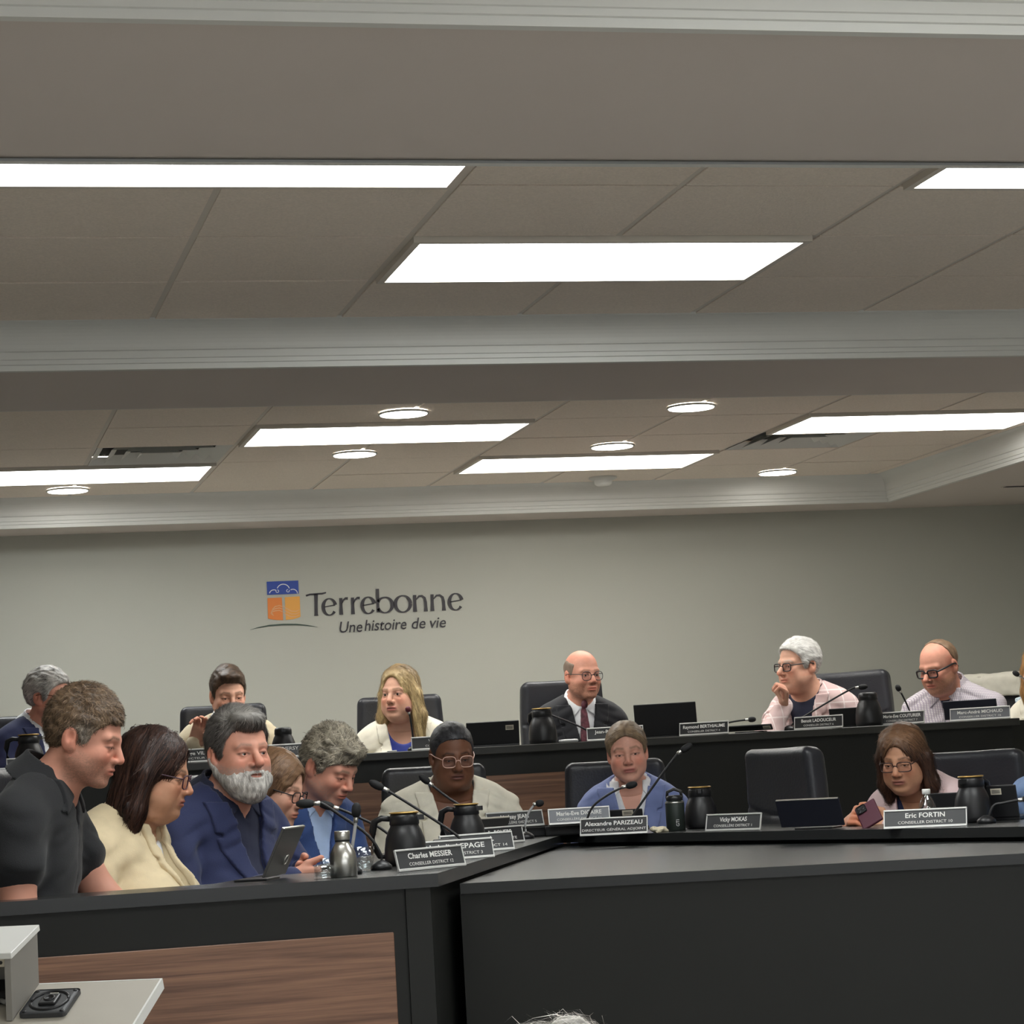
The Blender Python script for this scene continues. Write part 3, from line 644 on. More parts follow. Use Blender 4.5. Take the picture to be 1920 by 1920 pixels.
def person(label, px, py, D, base, byaw, hyaw, pitch, S, H=None, roll=0, lean=6, outer=None, inner=None, arms=None, hands=(), glasses=None, beard=None, tie=None, extra=None, hres=.0032, group=None, nstr=1500, legs=True, gaze=(0, 0), seat=None):
    D = D if D > 0 else FPX*(-D)/_ray(px, py)[1]; P0 = at(px, py, D); a0 = -math.atan2(P0[0], P0[1]); rad = math.radians
    Rb = Matrix.Rotation(a0+rad(byaw), 4, 'Z') @ Matrix.Rotation(rad(lean), 4, 'X')
    Rh = Matrix.Rotation(a0+rad(hyaw), 4, 'Z') @ Matrix.Rotation(rad(pitch), 4, 'X') @ Matrix.Rotation(rad(roll), 4, 'Y')
    Hc = Matrix.Translation((0, -.022+S.get('ny', 0), .030+S.get('nz', 0))) @ (Rb.inverted() @ Rh) @ Matrix.Translation((0, -.018, .098))
    hs = S.get('scale', 1.0); Hc = Hc @ Matrix.Scale(hs, 4)
    o = Vector(P0)-(Rb @ Hc @ Vector((0, 0, 0))); Mb = Matrix.Translation(o) @ Rb; Mh = Mb @ Hc
    rt = empty('person', (o.x, o.y, base)); setp(rt, label, 'person', group)
    off = -Vector(rt.location)
    Tb = Matrix.Translation(off) @ Mb; Th = Matrix.Translation(off) @ Mh
    Hi = Hc.inverted(); Hn = np.array(Hc, np.float32); Hin = np.array(Hi, np.float32)
    w, dd, fem, bel = S.get('bw', 1), S.get('bd', 1), S.get('fem', False), S.get('belly', 0); nr = S.get('neck', .050 if fem else .058)
    nt = tuple(Hc @ Vector((0, .018, -.06)))
    def torso(p):
        q = p.copy(); q[:, 0] = np.abs(q[:, 0])
        d = ell(q, (0, .035, -.24), (.165*w, .112*dd, .27))
        d = smin(d, cap(q, (0, .035, -.078), (.148*w, .042, -.092), .060, .058), .06)
        d = smin(d, cap(q, (0, .030, -.012), (.115*w, .036, -.062), .046, .040), .05)
        if bel: d = smin(d, ell(q, (0, -.02-bel*.06, -.42), (.15*w+bel*.05, .12+bel*.06, .20)), .09)
        if fem: d = smin(d, ell(q, (.072*w, -.075*dd, -.245), (.068, .056, .066)), .05)
        return d
    def neckf(p): return cap(p, (0, .028, -.06), nt, nr+.010, nr)
    AR = arms if arms is not None else 'desk'
    sx = .166*w
    if AR == 'desk': AR = {1: [(sx, .04, -.095), (sx+.065, -.06, -.34), (.10, -.30, -.33)], -1: [(-sx, .04, -.095), (-sx-.065, -.06, -.34), (-.10, -.30, -.33)]}
    elif AR == 'down': AR = {1: [(sx, .04, -.095), (sx+.05, .02, -.36), (.14, -.22, -.46)], -1: [(-sx, .04, -.095), (-sx-.05, .02, -.36), (-.14, -.22, -.46)]}
    Mbi = Mb.inverted()
    def jp(v): return np.float32(tuple(Mbi @ Vector(at(*v[1:])))) if v[0] == 'px' else np.float32(v)
    AR = {s: [jp(v) for v in AR[s]] for s in (1, -1)}
    aw = S.get('arm', 1.0)
    def armf(p, s, r, bare=False, cut=None):
        a, b, c = AR[s]
        if cut is not None: b2 = lerp(a, b, cut); return cap(p, a, b2, r[0], r[1])
        return smin(cap(p, a, b, r[0], r[1]), cap(p, b, c, r[1]*.97, r[2]), .03)
    # ---- skin
    def skinf(p):           # p in head frame
        pc = xfp(p, Hc)
        d = smin(head_sdf(p, S)*hs, neckf(pc), .022); return smin(d, torso(pc)+.002+.03*ss(-.165, -.21, p[:, 2]), .030)
    V, Q = extract(skinf, (-.115, -.150, -.225), (.115, .135, .135), hres)
    cH = head_col(V, S); fade = ss(-.105, -.125, V[:, 2]); base_c = np.float32(S['skin'])*(1+.05*vn(V*50, 5))[:, None]; cH = lerp(cH, base_c, fade[:, None])
    if S.get('stubble'): pass
    VV, QQ, CC = [xfp(V, Th)], [Q], [cH]; nv = len(V)
    bare = outer.get('sleeve', 'long') == 'short' if outer else False
    HM = []
    for hd in hands:
        sd_ = hd['side']; wp = AR[sd_][2]; dr = Vector(hd.get('dir', tuple(AR[sd_][2]-AR[sd_][1]))).normalized()
        Y = -dr; X = Vector(hd.get('across', (1, 0, 0))); X = (X-X.dot(Y)*Y).normalized(); Z = X.cross(Y)
        Mw = Matrix(((X.x, Y.x, Z.x, wp[0]), (X.y, Y.y, Z.y, wp[1]), (X.z, Y.z, Z.z, wp[2]), (0, 0, 0, 1))); HM.append((hd, Mw.inverted()))
    def bodyf(p):
        d = torso(p)+.003
        if bare or hands:
            for sd_ in (1, -1): d = smin(d, armf(p, sd_, (.050*aw, .043*aw, .029*aw) if bare else (.046, .040, .027)), .03)
        for hd, Mi in HM:
            near = ln(xfp(p, Mi)-np.float32([0, -.07, -.02])) < .20
            if near.any():
                q = xfp(p[near], Mi); dh = hand_sdf(q, hd.get('curl', 25), hd.get('thumbside', hd['side']*-1), hd.get('spread', 0), hd.get('thumb', 0)); d[near] = smin(d[near], dh, .004)
        return d
    bz = -.55 if (bare or hands) else -.34
    ext = [.36, .46, .06] if not hands else [max(.36, max(abs(AR[q][k][0]) for q in AR for k in range(3))+.16), max(.46, max(-AR[q][k][1] for q in AR for k in range(3))+.22), max(.06, max(AR[q][2][2] for q in AR)+.22)]
    V, Q = extract(bodyf, (-ext[0], -ext[1], bz), (ext[0], .20, ext[2]), .0044 if hands else (.010 if not fem else .008))
    cb = np.float32(S['skin'])*(1+.05*vn(V*40, 5))[:, None]
    for hd, Mi in HM:
        q = xfp(V, Mi); cb = cb*lerp(1, np.float32([1.04, .86, .82]), (ss(-.08, -.11, q[:, 1])*(ln(q-np.float32([0, -.1, -.03])) < .12))[:, None])
    VV.append(xfp(V, Tb)); QQ.append(Q+nv); nv += len(V); CC.append(cb)
    link('body', np_mesh('body', np.concatenate(VV), np.concatenate(QQ), True, np.clip(np.concatenate(CC), 0, 1)), SKINM, rt)
    # ---- eyes
    if S.get('eyes', True):
        for s in (-1, 1):
            m = MB().sphere((0, 0, 0), .0125, 22, 16); g = Vector((rad(gaze[0]), -1, -rad(gaze[1]))).normalized(); me = bpy.data.meshes.new('eye')
            vs = np.array([v.co[:] for v in m.bm.verts]); m.bm.to_mesh(me); m.bm.free(); dt = vs@np.array(g)/.0125
            c = np.where((dt > .85)[:, None], np.array([[.015, .012, .010]]), np.array([[.62, .58, .55]])); a = me.attributes.new('Col', 'FLOAT_COLOR', 'POINT'); a.data.foreach_set('color', np.concatenate([c, np.ones((len(c), 1))], 1).astype(np.float32).ravel())
            me.transform(Th @ Matrix.Translation((s*.0315, -.0735, -.001))); link('eye', me, EYEM, rt)
    # ---- hair
    if H:
        lo = (-.15, -.13, -.10-(H.get('len', 0) if H['kind'] == 'long' else (.10 if H.get('tail') else 0))-.02); hi = (.15, .16, .175)
        V, Q = extract(lambda p: hair_sdf(p, S, H), lo, hi, H.get('res', .0042)); c = hair_col(V, H); st = strands(V, Q, nstr, H, S, lambda p: hair_sdf(p, S, H))
        if st: V, Q, c = np.concatenate([V, st[0]]), np.concatenate([Q, st[1]+len(V)]), np.concatenate([c, hair_col(st[2], H, st[3])])
        link('hair', np_mesh('hair', xfp(V, Th), Q, True, np.clip(c, .003, 1)), HAIRM, rt)
    if beard:
        def bf(p):
            x = np.abs(p[:, 0]); y, z = p[:, 1], p[:, 2]
            top = np.interp(y, [-.13, -.10, -.085, -.06, -.02, .01, .03], [-.044, -.044, -.046, -.058, -.048, -.018, .01]).astype(np.float32)
            dp = np.minimum(top-z, .026-.15*z-y)+.006*vn(p*130, 3)+.004*vn(p*320, 4)
            th = (.0030+beard['t']*.55*ss(-.05, -.10, z)*ss(.02, -.06, y))*ss(.0, .022, dp)-.0022*ss(.008, -.002, dp)
            d = head_sdf(p, S)-th; d = smin(d, ell(p, (0, -.068, -.104-.5*beard['t']), (.036, .030, .020+beard['t'])), .022)
            d = smax(d, -(dp+.012), .004)
            q = p.copy(); q[:, 0] = x; return smax(d, -ell(q, (0, -.108, -.0645), (.020, .03, .0062)), .004)-.0012*vn(p*np.float32([160, 160, 50]), 6)
        V, Q = extract(bf, (-.1, -.15, -.18), (.1, .06, .03), .0034)
        Hb = dict(c1=beard['c1'], c2=beard['c2'], flow='beard', slen=.016, slift=.002, sw=.0010, frizz=.3, streak=(160, 160, 40)); c = hair_col(V, Hb); st = strands(V, Q, beard.get('n', 1500), Hb, S, bf)
        V, Q, c = np.concatenate([V, st[0]]), np.concatenate([Q, st[1]+len(V)]), np.concatenate([c, hair_col(st[2], Hb, st[3])])
        link('beard', np_mesh('beard', xfp(V, Th), Q, True, np.clip(c, .003, 1)), HAIRM, rt)
    # ---- glasses
    if glasses:
        g = glasses; hw, hh, r = g.get('hw', .026)*.94, g.get('hh', .018), g.get('r', .0020); gy = g.get('y', -.1015); gz = g.get('z', -.004)
        gl = empty('glasses'); gl.parent = rt; gl.matrix_parent_inverse = Matrix.Identity(4)
        m = MB()
        for s in (-1, 1):
            pts = []; sq = g.get('sq', 4.0)
            for k in range(28):
                a = 2*math.pi*k/28; ca, sa = math.cos(a), math.sin(a); e = 2/sq
                pts.append((s*.0335+hw*math.copysign(abs(ca)**e, ca), gy+.0065*((s*.0335+hw*ca)/.06)**2+.0, gz+hh*math.copysign(abs(sa)**e, sa)-(.003 if False else 0)))
            m.loop(pts, r)
            m.tube([(s*(.0325+hw), gy+.006, gz+hh*.45), (s*(.0375+hw), gy+.014, gz+hh*.45), (s*.0735*S.get('w', 1), -.045, gz+.010), (s*.0800*S.get('w', 1), .0, gz+.012), (s*.0805*S.get('w', 1), .022, gz+.008), (s*.079*S.get('w', 1), .036, gz-.012)], r*1.05, 6)
        m.tube([(-.0335+hw, gy+.001, gz+.004), (0, gy-.003, gz+.007), (.0335-hw, gy+.001, gz+.004)], r*1.1, 6)
        fr = m.xf(Th).build('frame', mat('frame_'+g['name'], g['col'], .35), gl)
        for s in (-1, 1):
            m = MB(); pts = []
            for k in range(20):
                a = 2*math.pi*k/20; ca, sa = math.cos(a), math.sin(a); e = 2/g.get('sq', 4.0); pts.append((s*.0335+hw*.97*math.copysign(abs(ca)**e, ca), gz+hh*.97*math.copysign(abs(sa)**e, sa)))
            vs = [m.bm.verts.new((x, gy+.003, z)) for x, z in pts]; m.bm.faces.new(vs); m.xf(Th).build('lens', M_LENS, gl)
    # ---- clothes
    res = S.get('cres', .0075)
    if outer:
        O = outer; t = O.get('t', .014); vx, zb, xm = O.get('V', (.06, -.30, .0)); sl = O.get('sleeve', 'long'); foldk = O.get('fold', 1.0); skew = O.get('skew', 0)
        def xo(z): return np.maximum(xm, vx*np.clip((z-zb)/(.0-zb), 0, 1.6))
        seed_ = np.float32(rng.uniform(0, 40, 3))
        def jk(p):
            d = torso(p)-t
            if O.get('drape'): d = smin(d, ell(p, (0, -.03, -.38), (.19*w, .16*dd, .26)), .08)
            for s in (1, -1):
                if sl == 'long': d = smin(d, armf(p, s, (.062*aw, .054*aw, .042*aw)), .016)
                else: d = smin(d, armf(p, s, (.064*aw, .066*aw, .06), cut=O.get('cut', .72)), .035)
            # folds round the arms and across the body
            zz = p[:, 2]+.5*np.abs(p[:, 0])-.3*p[:, 1]; pq = np.stack([p[:, 0]*7, p[:, 1]*7, zz*26], 1)+seed_; fo = (.35-np.abs(vn(pq, 17)))*.017+vn(p*np.float32([26, 20, 34]), 18)*.0026
            near = 0
            for s in (1, -1): near = near+np.exp(-(ln(p-AR[s][1])/.11)**2)+.6*np.exp(-(ln(p-AR[s][0]-np.float32([0, 0, -.06]))/.08)**2)
            return d+foldk*fo*(.55+1.2*near)
        def opening(p): return np.maximum(np.abs(p[:, 0]-skew*p[:, 2])-xo(p[:, 2]), p[:, 1]-.01)
        def jacket(p):
            d = jk(p); 
            if O.get('open', True): d = smax(d, -opening(p), .006)
            d = smax(d, -cap(p, (0, .018, -.035), (0, -.02, .25), nr+O.get('nk', .016), nr+.02), .008)
            return d
        ex_ = [max(.42, max(abs(AR[q][k][0]) for q in AR for k in range(3))+.08), max(.46, max(-AR[q][k][1] for q in AR for k in range(3))+.08)]; V, Q = extract(jacket, (-ex_[0], -ex_[1], O.get('zmin', -.60)), (ex_[0], .24, .06), res)
        name = O.get('name', 'jacket'); link(name, np_mesh(name, xfp(V, Tb), Q), O['mat'], rt)
        if O.get('lapel'):
            lw_ = O.get('lw', .065)
            def lap(p):
                z = p[:, 2]; x = np.abs(p[:, 0]-skew*z); h = np.clip((z-zb)/(-.05-zb), 0, 1.3)
                wl = lw_*np.minimum(h*1.5, 1)*np.where((z > -.115) & (z < -.104), .72, 1)
                reg = np.maximum(np.maximum(xo(z)-.004-x, x-xo(z)-wl), np.maximum(p[:, 1]-.03, np.maximum(zb-z, z+.012)))
                j = jk(p); d = np.maximum(np.maximum(j-.0085, -j-.006), reg*.8)
                col = smax(rings(p, nr+.022, -.006, .034, .0055, nr, .75, -.25), -(p[:, 1]-.005)*1.0, .004)
                return np.minimum(d, col)
            V, Q = extract(lap, (-.21, -.26, zb-.03), (.21, .15, .06), .0058); link('lapels', np_mesh('lapels', xfp(V, Tb), Q), O.get('lmat', O['mat']), rt)
        if O.get('collar'):
            def colf(p):
                d = rings(p, nr+.019, .006, .034, .0045, nr, .55, -.45); 
                fl = smax(rings(p, nr+.029, -.010, .032, .0042, nr, .70, -.50), p[:, 1]*0-1, .001); d = np.minimum(d, fl)
                g = O.get('cgap', .022); return np.minimum(wings(p, jk(p), g-.008), smax(d, -np.maximum(np.abs(p[:, 0])-g-.9*np.maximum(-.01-p[:, 2], 0), p[:, 1]-.0), .003))
            V, Q = extract(colf, (-.17, -.22, -.10), (.17, .17, .08), .0045); link('collar', np_mesh('collar', xfp(V, Tb), Q), O.get('cmat', O['mat']), rt)
        if O.get('buttons'):
            for k in range(O['buttons']):
                z = -.07-.085*k; yy = -.04
                ps = np.stack([np.zeros(60), np.linspace(-.30, .02, 60), np.full(60, z)], 1).astype(np.float32); dv = jk(ps); yy = ps[np.argmax(dv < 0), 1]
                MB().lathe([(0, -.002), (.0055, -.002), (.0055, .002), (0, .002)], 10).xf(Tb @ Matrix.Translation((0, yy, z)) @ Matrix.Rotation(math.pi/2, 4, 'X')).build('button', mat('button_pale', rgb(225, 222, 215), .4), rt)
    if inner:
        I = inner
        def sh(p):
            d = torso(p)-.0055+.0022*vn(p*np.float32([20, 20, 30]), 19)
            d = smin(d, cap(p, (0, .028, -.06), (0, .02, -.01), nr+.016, nr+.012), .03) if I.get('collar') else d
            if I['neck'] == 'round': d = smax(d, -ell(p, (0, -.06, .015), (.085, .13, I.get('drop', .085))), .006)
            elif I['neck'] == 'vee': d = smax(d, -np.maximum(np.abs(p[:, 0])-I.get('vw', .065)*np.clip((p[:, 2]+I.get('drop', .16))/I.get('drop', .16), 0, 2), p[:, 1]-.02), .006)
            elif I['neck'] == 'shirt': d = smax(d, -np.maximum(np.abs(p[:, 0])-.03*np.clip((p[:, 2]+I.get('drop', .05))/.05, 0, 2), p[:, 1]-.02), .005)
            return smax(d, -cap(p, (0, .02, -.01), (0, -.01, .25), nr+.007, nr+.012), .004)
        V, Q = extract(sh, (-.17, -.24, -.50), (.17, .13, .03), .0062); link(I.get('name', 'shirt'), np_mesh('shirt', xfp(V, Tb), Q), I['mat'], rt)
        if I.get('collar'):
            def colf(p):
                d = rings(p, nr+.011, .010, .026, .0038, nr, .45, -.40)
                fl = rings(p, nr+.020, -.004, .026, .0036, nr, .85, -.50); d = np.minimum(d, fl)
                g = I.get('cgap', .016); return np.minimum(wings(p, torso(p)-.0055, g-.004), smax(d, -np.maximum(np.abs(p[:, 0])-g-.9*np.maximum(.0-p[:, 2], 0), p[:, 1]-.0), .003))
            V, Q = extract(colf, (-.15, -.20, -.10), (.15, .15, .09), .0042); link('collar', np_mesh('collar', xfp(V, Tb), Q), I.get('cmat', I['mat']), rt)
    if tie:
        def tf(p):
            z = p[:, 2]; w_ = .014+.024*np.clip((-.02-z)/.28, 0, 1); kn = ell(p, (0, -.078, -.012), (.017, .014, .022))
            t_ = torso(p)-.0055; d = np.maximum(np.maximum(t_-.007, -t_-.004), np.maximum(np.abs(p[:, 0])-w_, p[:, 1]-.0)); return smin(np.maximum(d, np.maximum(z+.0, -.42-z)), kn, .008)
        V, Q = extract(tf, (-.06, -.24, -.43), (.06, .03, .03), .0045); link('tie', np_mesh('tie', xfp(V, Tb), Q), tie, rt)
    if legs:
        zf = (base+.05-o.z)
        Lm = Matrix.Translation((0, 0, 0))
        def lg(p):
            q = p.copy(); q[:, 0] = np.abs(q[:, 0]); d = ell(q, (0, .06, -.52), (.165*w, .12, .11)); d = smin(d, cap(q, (.085, .05, -.55), (.10, -.36, -.53), .080, .062), .05)
            d = smin(d, cap(q, (.10, -.37, -.54), (.10, -.36, zf+.02), .055, .045), .04); return smin(d, ell(q, (.10, -.42, zf-.005), (.045, .12, .045)), .02)
        V, Q = extract(lg, (-.30, -.60, zf-.08), (.30, .25, -.36), .018)
        Tl = Matrix.Translation(off) @ Matrix.Translation(o) @ Matrix.Rotation(a0+rad(byaw), 4, 'Z')
        link('trousers', np_mesh('trousers', xfp(V, Tl), Q), cloth('trousers', rgb(40, 41, 48)), rt)
    if extra: extra(rt, Tb, Th, torso, (lambda p: jk(p)) if outer else torso)
    return rt
def wings(p, field, g):
    x = np.abs(p[:, 0]); t = (x-g)/.055; z = p[:, 2]; low = -.030-.048*np.clip(t, 0, 1)
    reg = np.maximum(np.maximum(-t, t-1)*.055, np.maximum(np.maximum(low-z, z-.012), p[:, 1]-.02)); return np.maximum(np.maximum(field-.0075, -field-.004), reg*.8)
def pin(rt, Tb, jk, x, z, m, name='lapel_pin'):
    ps = np.stack([np.full(80, x), np.linspace(-.32, .02, 80), np.full(80, z)], 1).astype(np.float32); yy = ps[np.argmax(jk(ps) < .008), 1]
    f = MB().prism([(-.011, -.006), (.011, -.009), (.010, -.005), (.006, -.003), (.005, .009), (-.004, .011), (-.006, -.002), (-.011, -.002)], 0, .003)
    f.xf(Tb @ Matrix.Translation((x, yy-.003, z)) @ Matrix.Rotation(math.pi/2, 4, 'X')).build(name, m, rt)
# ------------------------------------------------------------------ the cast
SK_FAIR = rgb(214, 164, 140); SK_PINK = rgb(212, 152, 130); SK_TAN = rgb(196, 146, 116); SK_DARK = rgb(120, 80, 60)
BLK_POLO = cloth('black_knit', rgb(30, 31, 34), .9); CREAM = cloth('cream', rgb(216, 198, 162)); IVORY = cloth('ivory', rgb(236, 230, 212)); NAVY = cloth('navy', rgb(36, 44, 82)); NAVY_SH = cloth('navy_shirt', rgb(28, 32, 56))
BLUE = cloth('blue_suit', rgb(48, 72, 124)); SKY = cloth('sky_shirt', rgb(178, 200, 236), .7); LILAC = cloth('periwinkle', rgb(120, 134, 184)); WHITE_SH = cloth('white_shirt', rgb(236, 238, 242), .7)
CHARC = cloth('charcoal_suit', rgb(27, 28, 34)); BEIGE = cloth('beige_suit', rgb(212, 198, 168)); ROYAL = cloth('royal_blue', rgb(40, 58, 150), .6); BLK_TOP = cloth('black_top', rgb(34, 33, 37)); NAVY_TOP = cloth('navy_top', rgb(30, 38, 74)); NAVY_TEE = cloth('navy_tee', rgb(28, 33, 56))
DENIM = cloth('denim', rgb(124, 150, 192), .9, .10); PINK = cloth('pale_pink', rgb(236, 208, 208)); PINK2 = cloth('pink_top', rgb(224, 160, 184))
def grid_cloth(name, c1, c2, sx, sz, th=.12):
    m = mat('cloth_'+name, c1, .85, bump=.2, bscale=400, sheen=.1); nt = m.node_tree; N = nt.nodes; L = nt.links; b = N['Principled BSDF']
    tc = N.new('ShaderNodeTexCoord'); sp = N.new('ShaderNodeSeparateXYZ'); L.new(tc.outputs['Object'], sp.inputs[0]); outs = []
    for ax, s in (('X', sx), ('Z', sz)):
        a = N.new('ShaderNodeMath'); a.operation = 'MULTIPLY'; a.inputs[1].default_value = s; L.new(sp.outputs[ax], a.inputs[0])
        f = N.new('ShaderNodeMath'); f.operation = 'FRACT'; L.new(a.outputs[0], f.inputs[0])
        g = N.new('ShaderNodeMath'); g.operation = 'LESS_THAN'; g.inputs[1].default_value = th; L.new(f.outputs[0], g.inputs[0]); outs.append(g)
    mx = N.new('ShaderNodeMath'); mx.operation = 'MAXIMUM'; L.new(outs[0].outputs[0], mx.inputs[0]); L.new(outs[1].outputs[0], mx.inputs[1])
    mc = N.new('ShaderNodeMix'); mc.data_type = 'RGBA'; mc.inputs[6].default_value = (*c1, 1); mc.inputs[7].default_value = (*c2, 1); L.new(mx.outputs[0], mc.inputs[0]); L.new(mc.outputs[2], b.inputs['Base Color'])
    return m
PLAID = grid_cloth('pink_plaid', rgb(216, 188, 186), rgb(238, 222, 220), 16, 16, .10); CHECK = grid_cloth('fine_check', rgb(226, 220, 222), rgb(170, 158, 176), 120, 120, .30)
TIEM = mat('tie_silk', rgb(92, 46, 56), .5, var=.55, vscale=70)
HN = []  # people collected for later reference
ABSENT = 'people'
GB = dict(name='black', col=rgb(26, 24, 26))
temple_grey = lambda x, y, z: 1.0*np.exp(-((y+.012)/.030)**2-((z-.012)/.030)**2)*ss(.05, .07, x)
# --- front row, left wing
person('man in black polo shirt looking down, nearest at left end of desk', 158, 1384, 6.45, PF, 74, 76, 20,
       dict(skin=SK_PINK, w=1.0, jaw=1.08, nose=1.0, open=.25, stubble=(rgb(128, 100, 84), .34), bw=1.0, bd=1.0, neck=.062, brow=rgb(92, 70, 54), flush=.8, cres=.0068, arm=1.1),
       dict(kind='short', t=(.021, .005, .006), c1=rgb(66, 52, 42), c2=rgb(134, 110, 86), mess=.005, lift=[0, 0, .006, .002, 0, 0, 0, 0, 0, 0, 0], flow='fwd', slen=.026, slift=.007, sw=.0013, frizz=.45, grey=(rgb(150, 140, 128), temple_grey), res=.0036),
       lean=10, arms={-1: [(-.18, .04, -.10), (-.215, -.01, -.34), (-.16, -.24, -.42)], 1: [(.18, .04, -.10), (.215, -.10, -.30), (.10, -.32, -.36)]},
       outer=dict(name='polo_shirt', mat=BLK_POLO, t=.010, sleeve='short', cut=.48, V=(.03, -.11, 0), collar=True, cgap=.030, nk=.010, buttons=0, fold=.55), hres=.0026, nstr=8840)
person('woman in cream jacket with long brown hair and glasses, profile', 288, 1452, 6.95, PF, 66, 80, 14,
       dict(skin=SK_TAN, fem=True, w=.98, jaw=1.0, fat=.8, open=.3, bw=1.10, bd=1.18, belly=.9, neck=.054, brow=rgb(48, 34, 28), lip=rgb(170, 96, 88), arm=1.2),
       dict(kind='long', t=(.016, .010, .012), len=.20, vol=.98, c1=rgb(28, 20, 20), c2=rgb(84, 56, 44), flow='down', part=.02, slen=.12, slift=.003, sw=.0016, frizz=.10, bias=-.18, streak=(110, 110, 9), face=.063, front=-.016, fz=-.036),
       lean=4, arms={-1: [(-.18, .04, -.10), (-.25, -.02, -.36), (-.16, -.26, -.42)], 1: [(.18, .04, -.10), (.25, -.06, -.36), (.12, -.30, -.42)]},
       outer=dict(mat=CREAM, t=.018, V=(.05, -.20, .035), lapel=True, lw=.03, fold=1.7, drape=True), inner=dict(mat=WHITE_SH, neck='round', name='top'), glasses=dict(name='plum', col=rgb(62, 34, 50), hw=.025, hh=.019, r=.0020), hres=.0028, nstr=7650)
person('man in navy blazer with grey beard looking past the camera', 448, 1412, 7.40, PF, 46, 30, 2,
       dict(skin=SK_PINK, w=1.06, jaw=1.15, nose=1.1, open=.42, stubble=(rgb(150, 140, 132), .5), lip=rgb(176, 118, 104), bw=1.16, bd=1.15, belly=.7, neck=.068, fat=.3, brow=rgb(110, 96, 86), brow_w=.5, flush=.5, arm=1.15, scale=1.03),
       dict(kind='short', t=(.022, .007, .009), c1=rgb(52, 49, 48), c2=rgb(112, 106, 102), mess=.003, lift=[.006, .006, .008, .004, 0, 0, 0, 0, 0, 0, 0], rec=.012, flow='side', sx=.9, slen=.04, slift=.006, frizz=.18, quiff=(.008, -.006), qx=-.006, grey=(rgb(160, 156, 150), lambda x, y, z: .8*np.exp(-((z-.115)/.02)**2)*ss(.02, -.04, y)), res=.0036),
       lean=8, beard=dict(t=.014, c1=rgb(124, 118, 112), c2=rgb(222, 218, 212), n=3200), arms={-1: [(-.195, .04, -.10), (-.27, -.10, -.35), ('px', 545, 1655, 6.85)], 1: [(.195, .04, -.10), (.26, -.14, -.34), ('px', 566, 1640, 7.25)]},
       outer=dict(mat=NAVY, t=.018, V=(.075, -.36, .02), lapel=True, lw=.07, fold=1.2), inner=dict(mat=NAVY_SH, neck='shirt', collar=True, cgap=.03, drop=.07),
       hands=[dict(side=1, curl=(20, 25, 30, 35), dir=(-.75, -.66, .12), across=(.1, .35, .9), thumbside=1, thumb=10), dict(side=-1, curl=(45, 50, 55, 60), dir=(.55, -.8, .1), across=(0, .4, .9), thumbside=1, thumb=-20)], gaze=(14, 0), hres=.0027, nstr=7140)
person('woman with brown hair and dark glasses, mostly hidden behind bearded man', 513, 1478, 7.95, PF, 55, 66, 18,
       dict(skin=SK_FAIR, fem=True, open=.3, neck=.048, brow=rgb(110, 84, 66), bw=.95),
       dict(kind='long', t=(.012, .008, .010), len=.15, vol=.86, c1=rgb(92, 66, 48), c2=rgb(150, 116, 86), flow='down', slen=.10, slift=.003, frizz=.12, streak=(110, 110, 9), face=.060, front=-.01),
       outer=dict(mat=NAVY, t=.014, V=(.05, -.24, .02), lapel=True), inner=dict(mat=BLK_TOP, neck='round', name='top'), glasses=dict(name='black', col=rgb(26, 24, 26), hw=.024, hh=.017, r=.0018), nstr=3060)
person('man in blue suit with wavy grey hair bending over the desk', 618, 1437, 8.35, PF, 40, 52, 30,
       dict(skin=SK_PINK, w=1.03, jaw=1.08, nose=1.0, open=.2, bw=1.10, bd=1.1, belly=.5, neck=.062, brow=rgb(120, 104, 88), stubble=(rgb(170, 150, 138), .2), flush=.8, arm=1.1),
       dict(kind='short', t=(.026, .008, .010), c1=rgb(84, 76, 66), c2=rgb(190, 180, 160), mess=.008, flow='side', sx=.8, slen=.040, slift=.006, sw=.0016, frizz=.40, quiff=(.008, -.004), lift=[-.012, -.012, -.008, -.004, 0, 0, 0, 0, 0, 0, 0], res=.0038),
       lean=14, arms='desk', outer=dict(mat=BLUE, t=.016, V=(.070, -.30, .015), lapel=True, lw=.066), inner=dict(mat=SKY, neck='shirt', collar=True, cgap=.024, drop=.06), nstr=6120)
# --- front row, centre and right
def stud(rt, Tb, Th, torso, jk):
    for s in (-1, 1): MB().sphere((s*.0775, .006, -.038), .0062, 10, 8).xf(Th).build('earring', M_STEEL, rt)
person('woman in cream blazer with pale pink glasses and braided hair', 848, 1416, 9.35, PF, 8, 12, 13,
       dict(skin=SK_DARK, dark=True, fem=True, w=1.03, jaw=1.08, fat=.9, nose=1.05, open=.22, bw=1.20, bd=1.2, belly=.6, neck=.066, brow=rgb(28, 20, 18), lip=rgb(110, 66, 60), arm=1.2, flush=.2),
       dict(kind='pulled', t=(.006, .003, .006), c1=rgb(28, 27, 29), c2=rgb(74, 74, 78), mess=.0015, flow='back', slen=.05, slift=.002, frizz=.06, streak=(170, 8, 60), lift=[.020, .020, .020, .016, .01, .03, .01, 0, 0, 0, 0], res=.0036),
       lean=6, arms={1: [(.20, .04, -.10), (.27, -.05, -.33), (.14, -.28, -.36)], -1: [(-.20, .04, -.10), (-.275, -.05, -.34), (-.14, -.28, -.36)]},
       outer=dict(mat=IVORY, t=.016, V=(.085, -.40, .065), lapel=True, lw=.062, fold=1.3), inner=dict(mat=BLK_TOP, neck='round', drop=.19, name='top'), glasses=dict(name='blush', col=rgb(226, 184, 168), hw=.0265, hh=.021, r=.0018, sq=3.2, y=-.104), extra=stud, hres=.0028, nstr=4080)
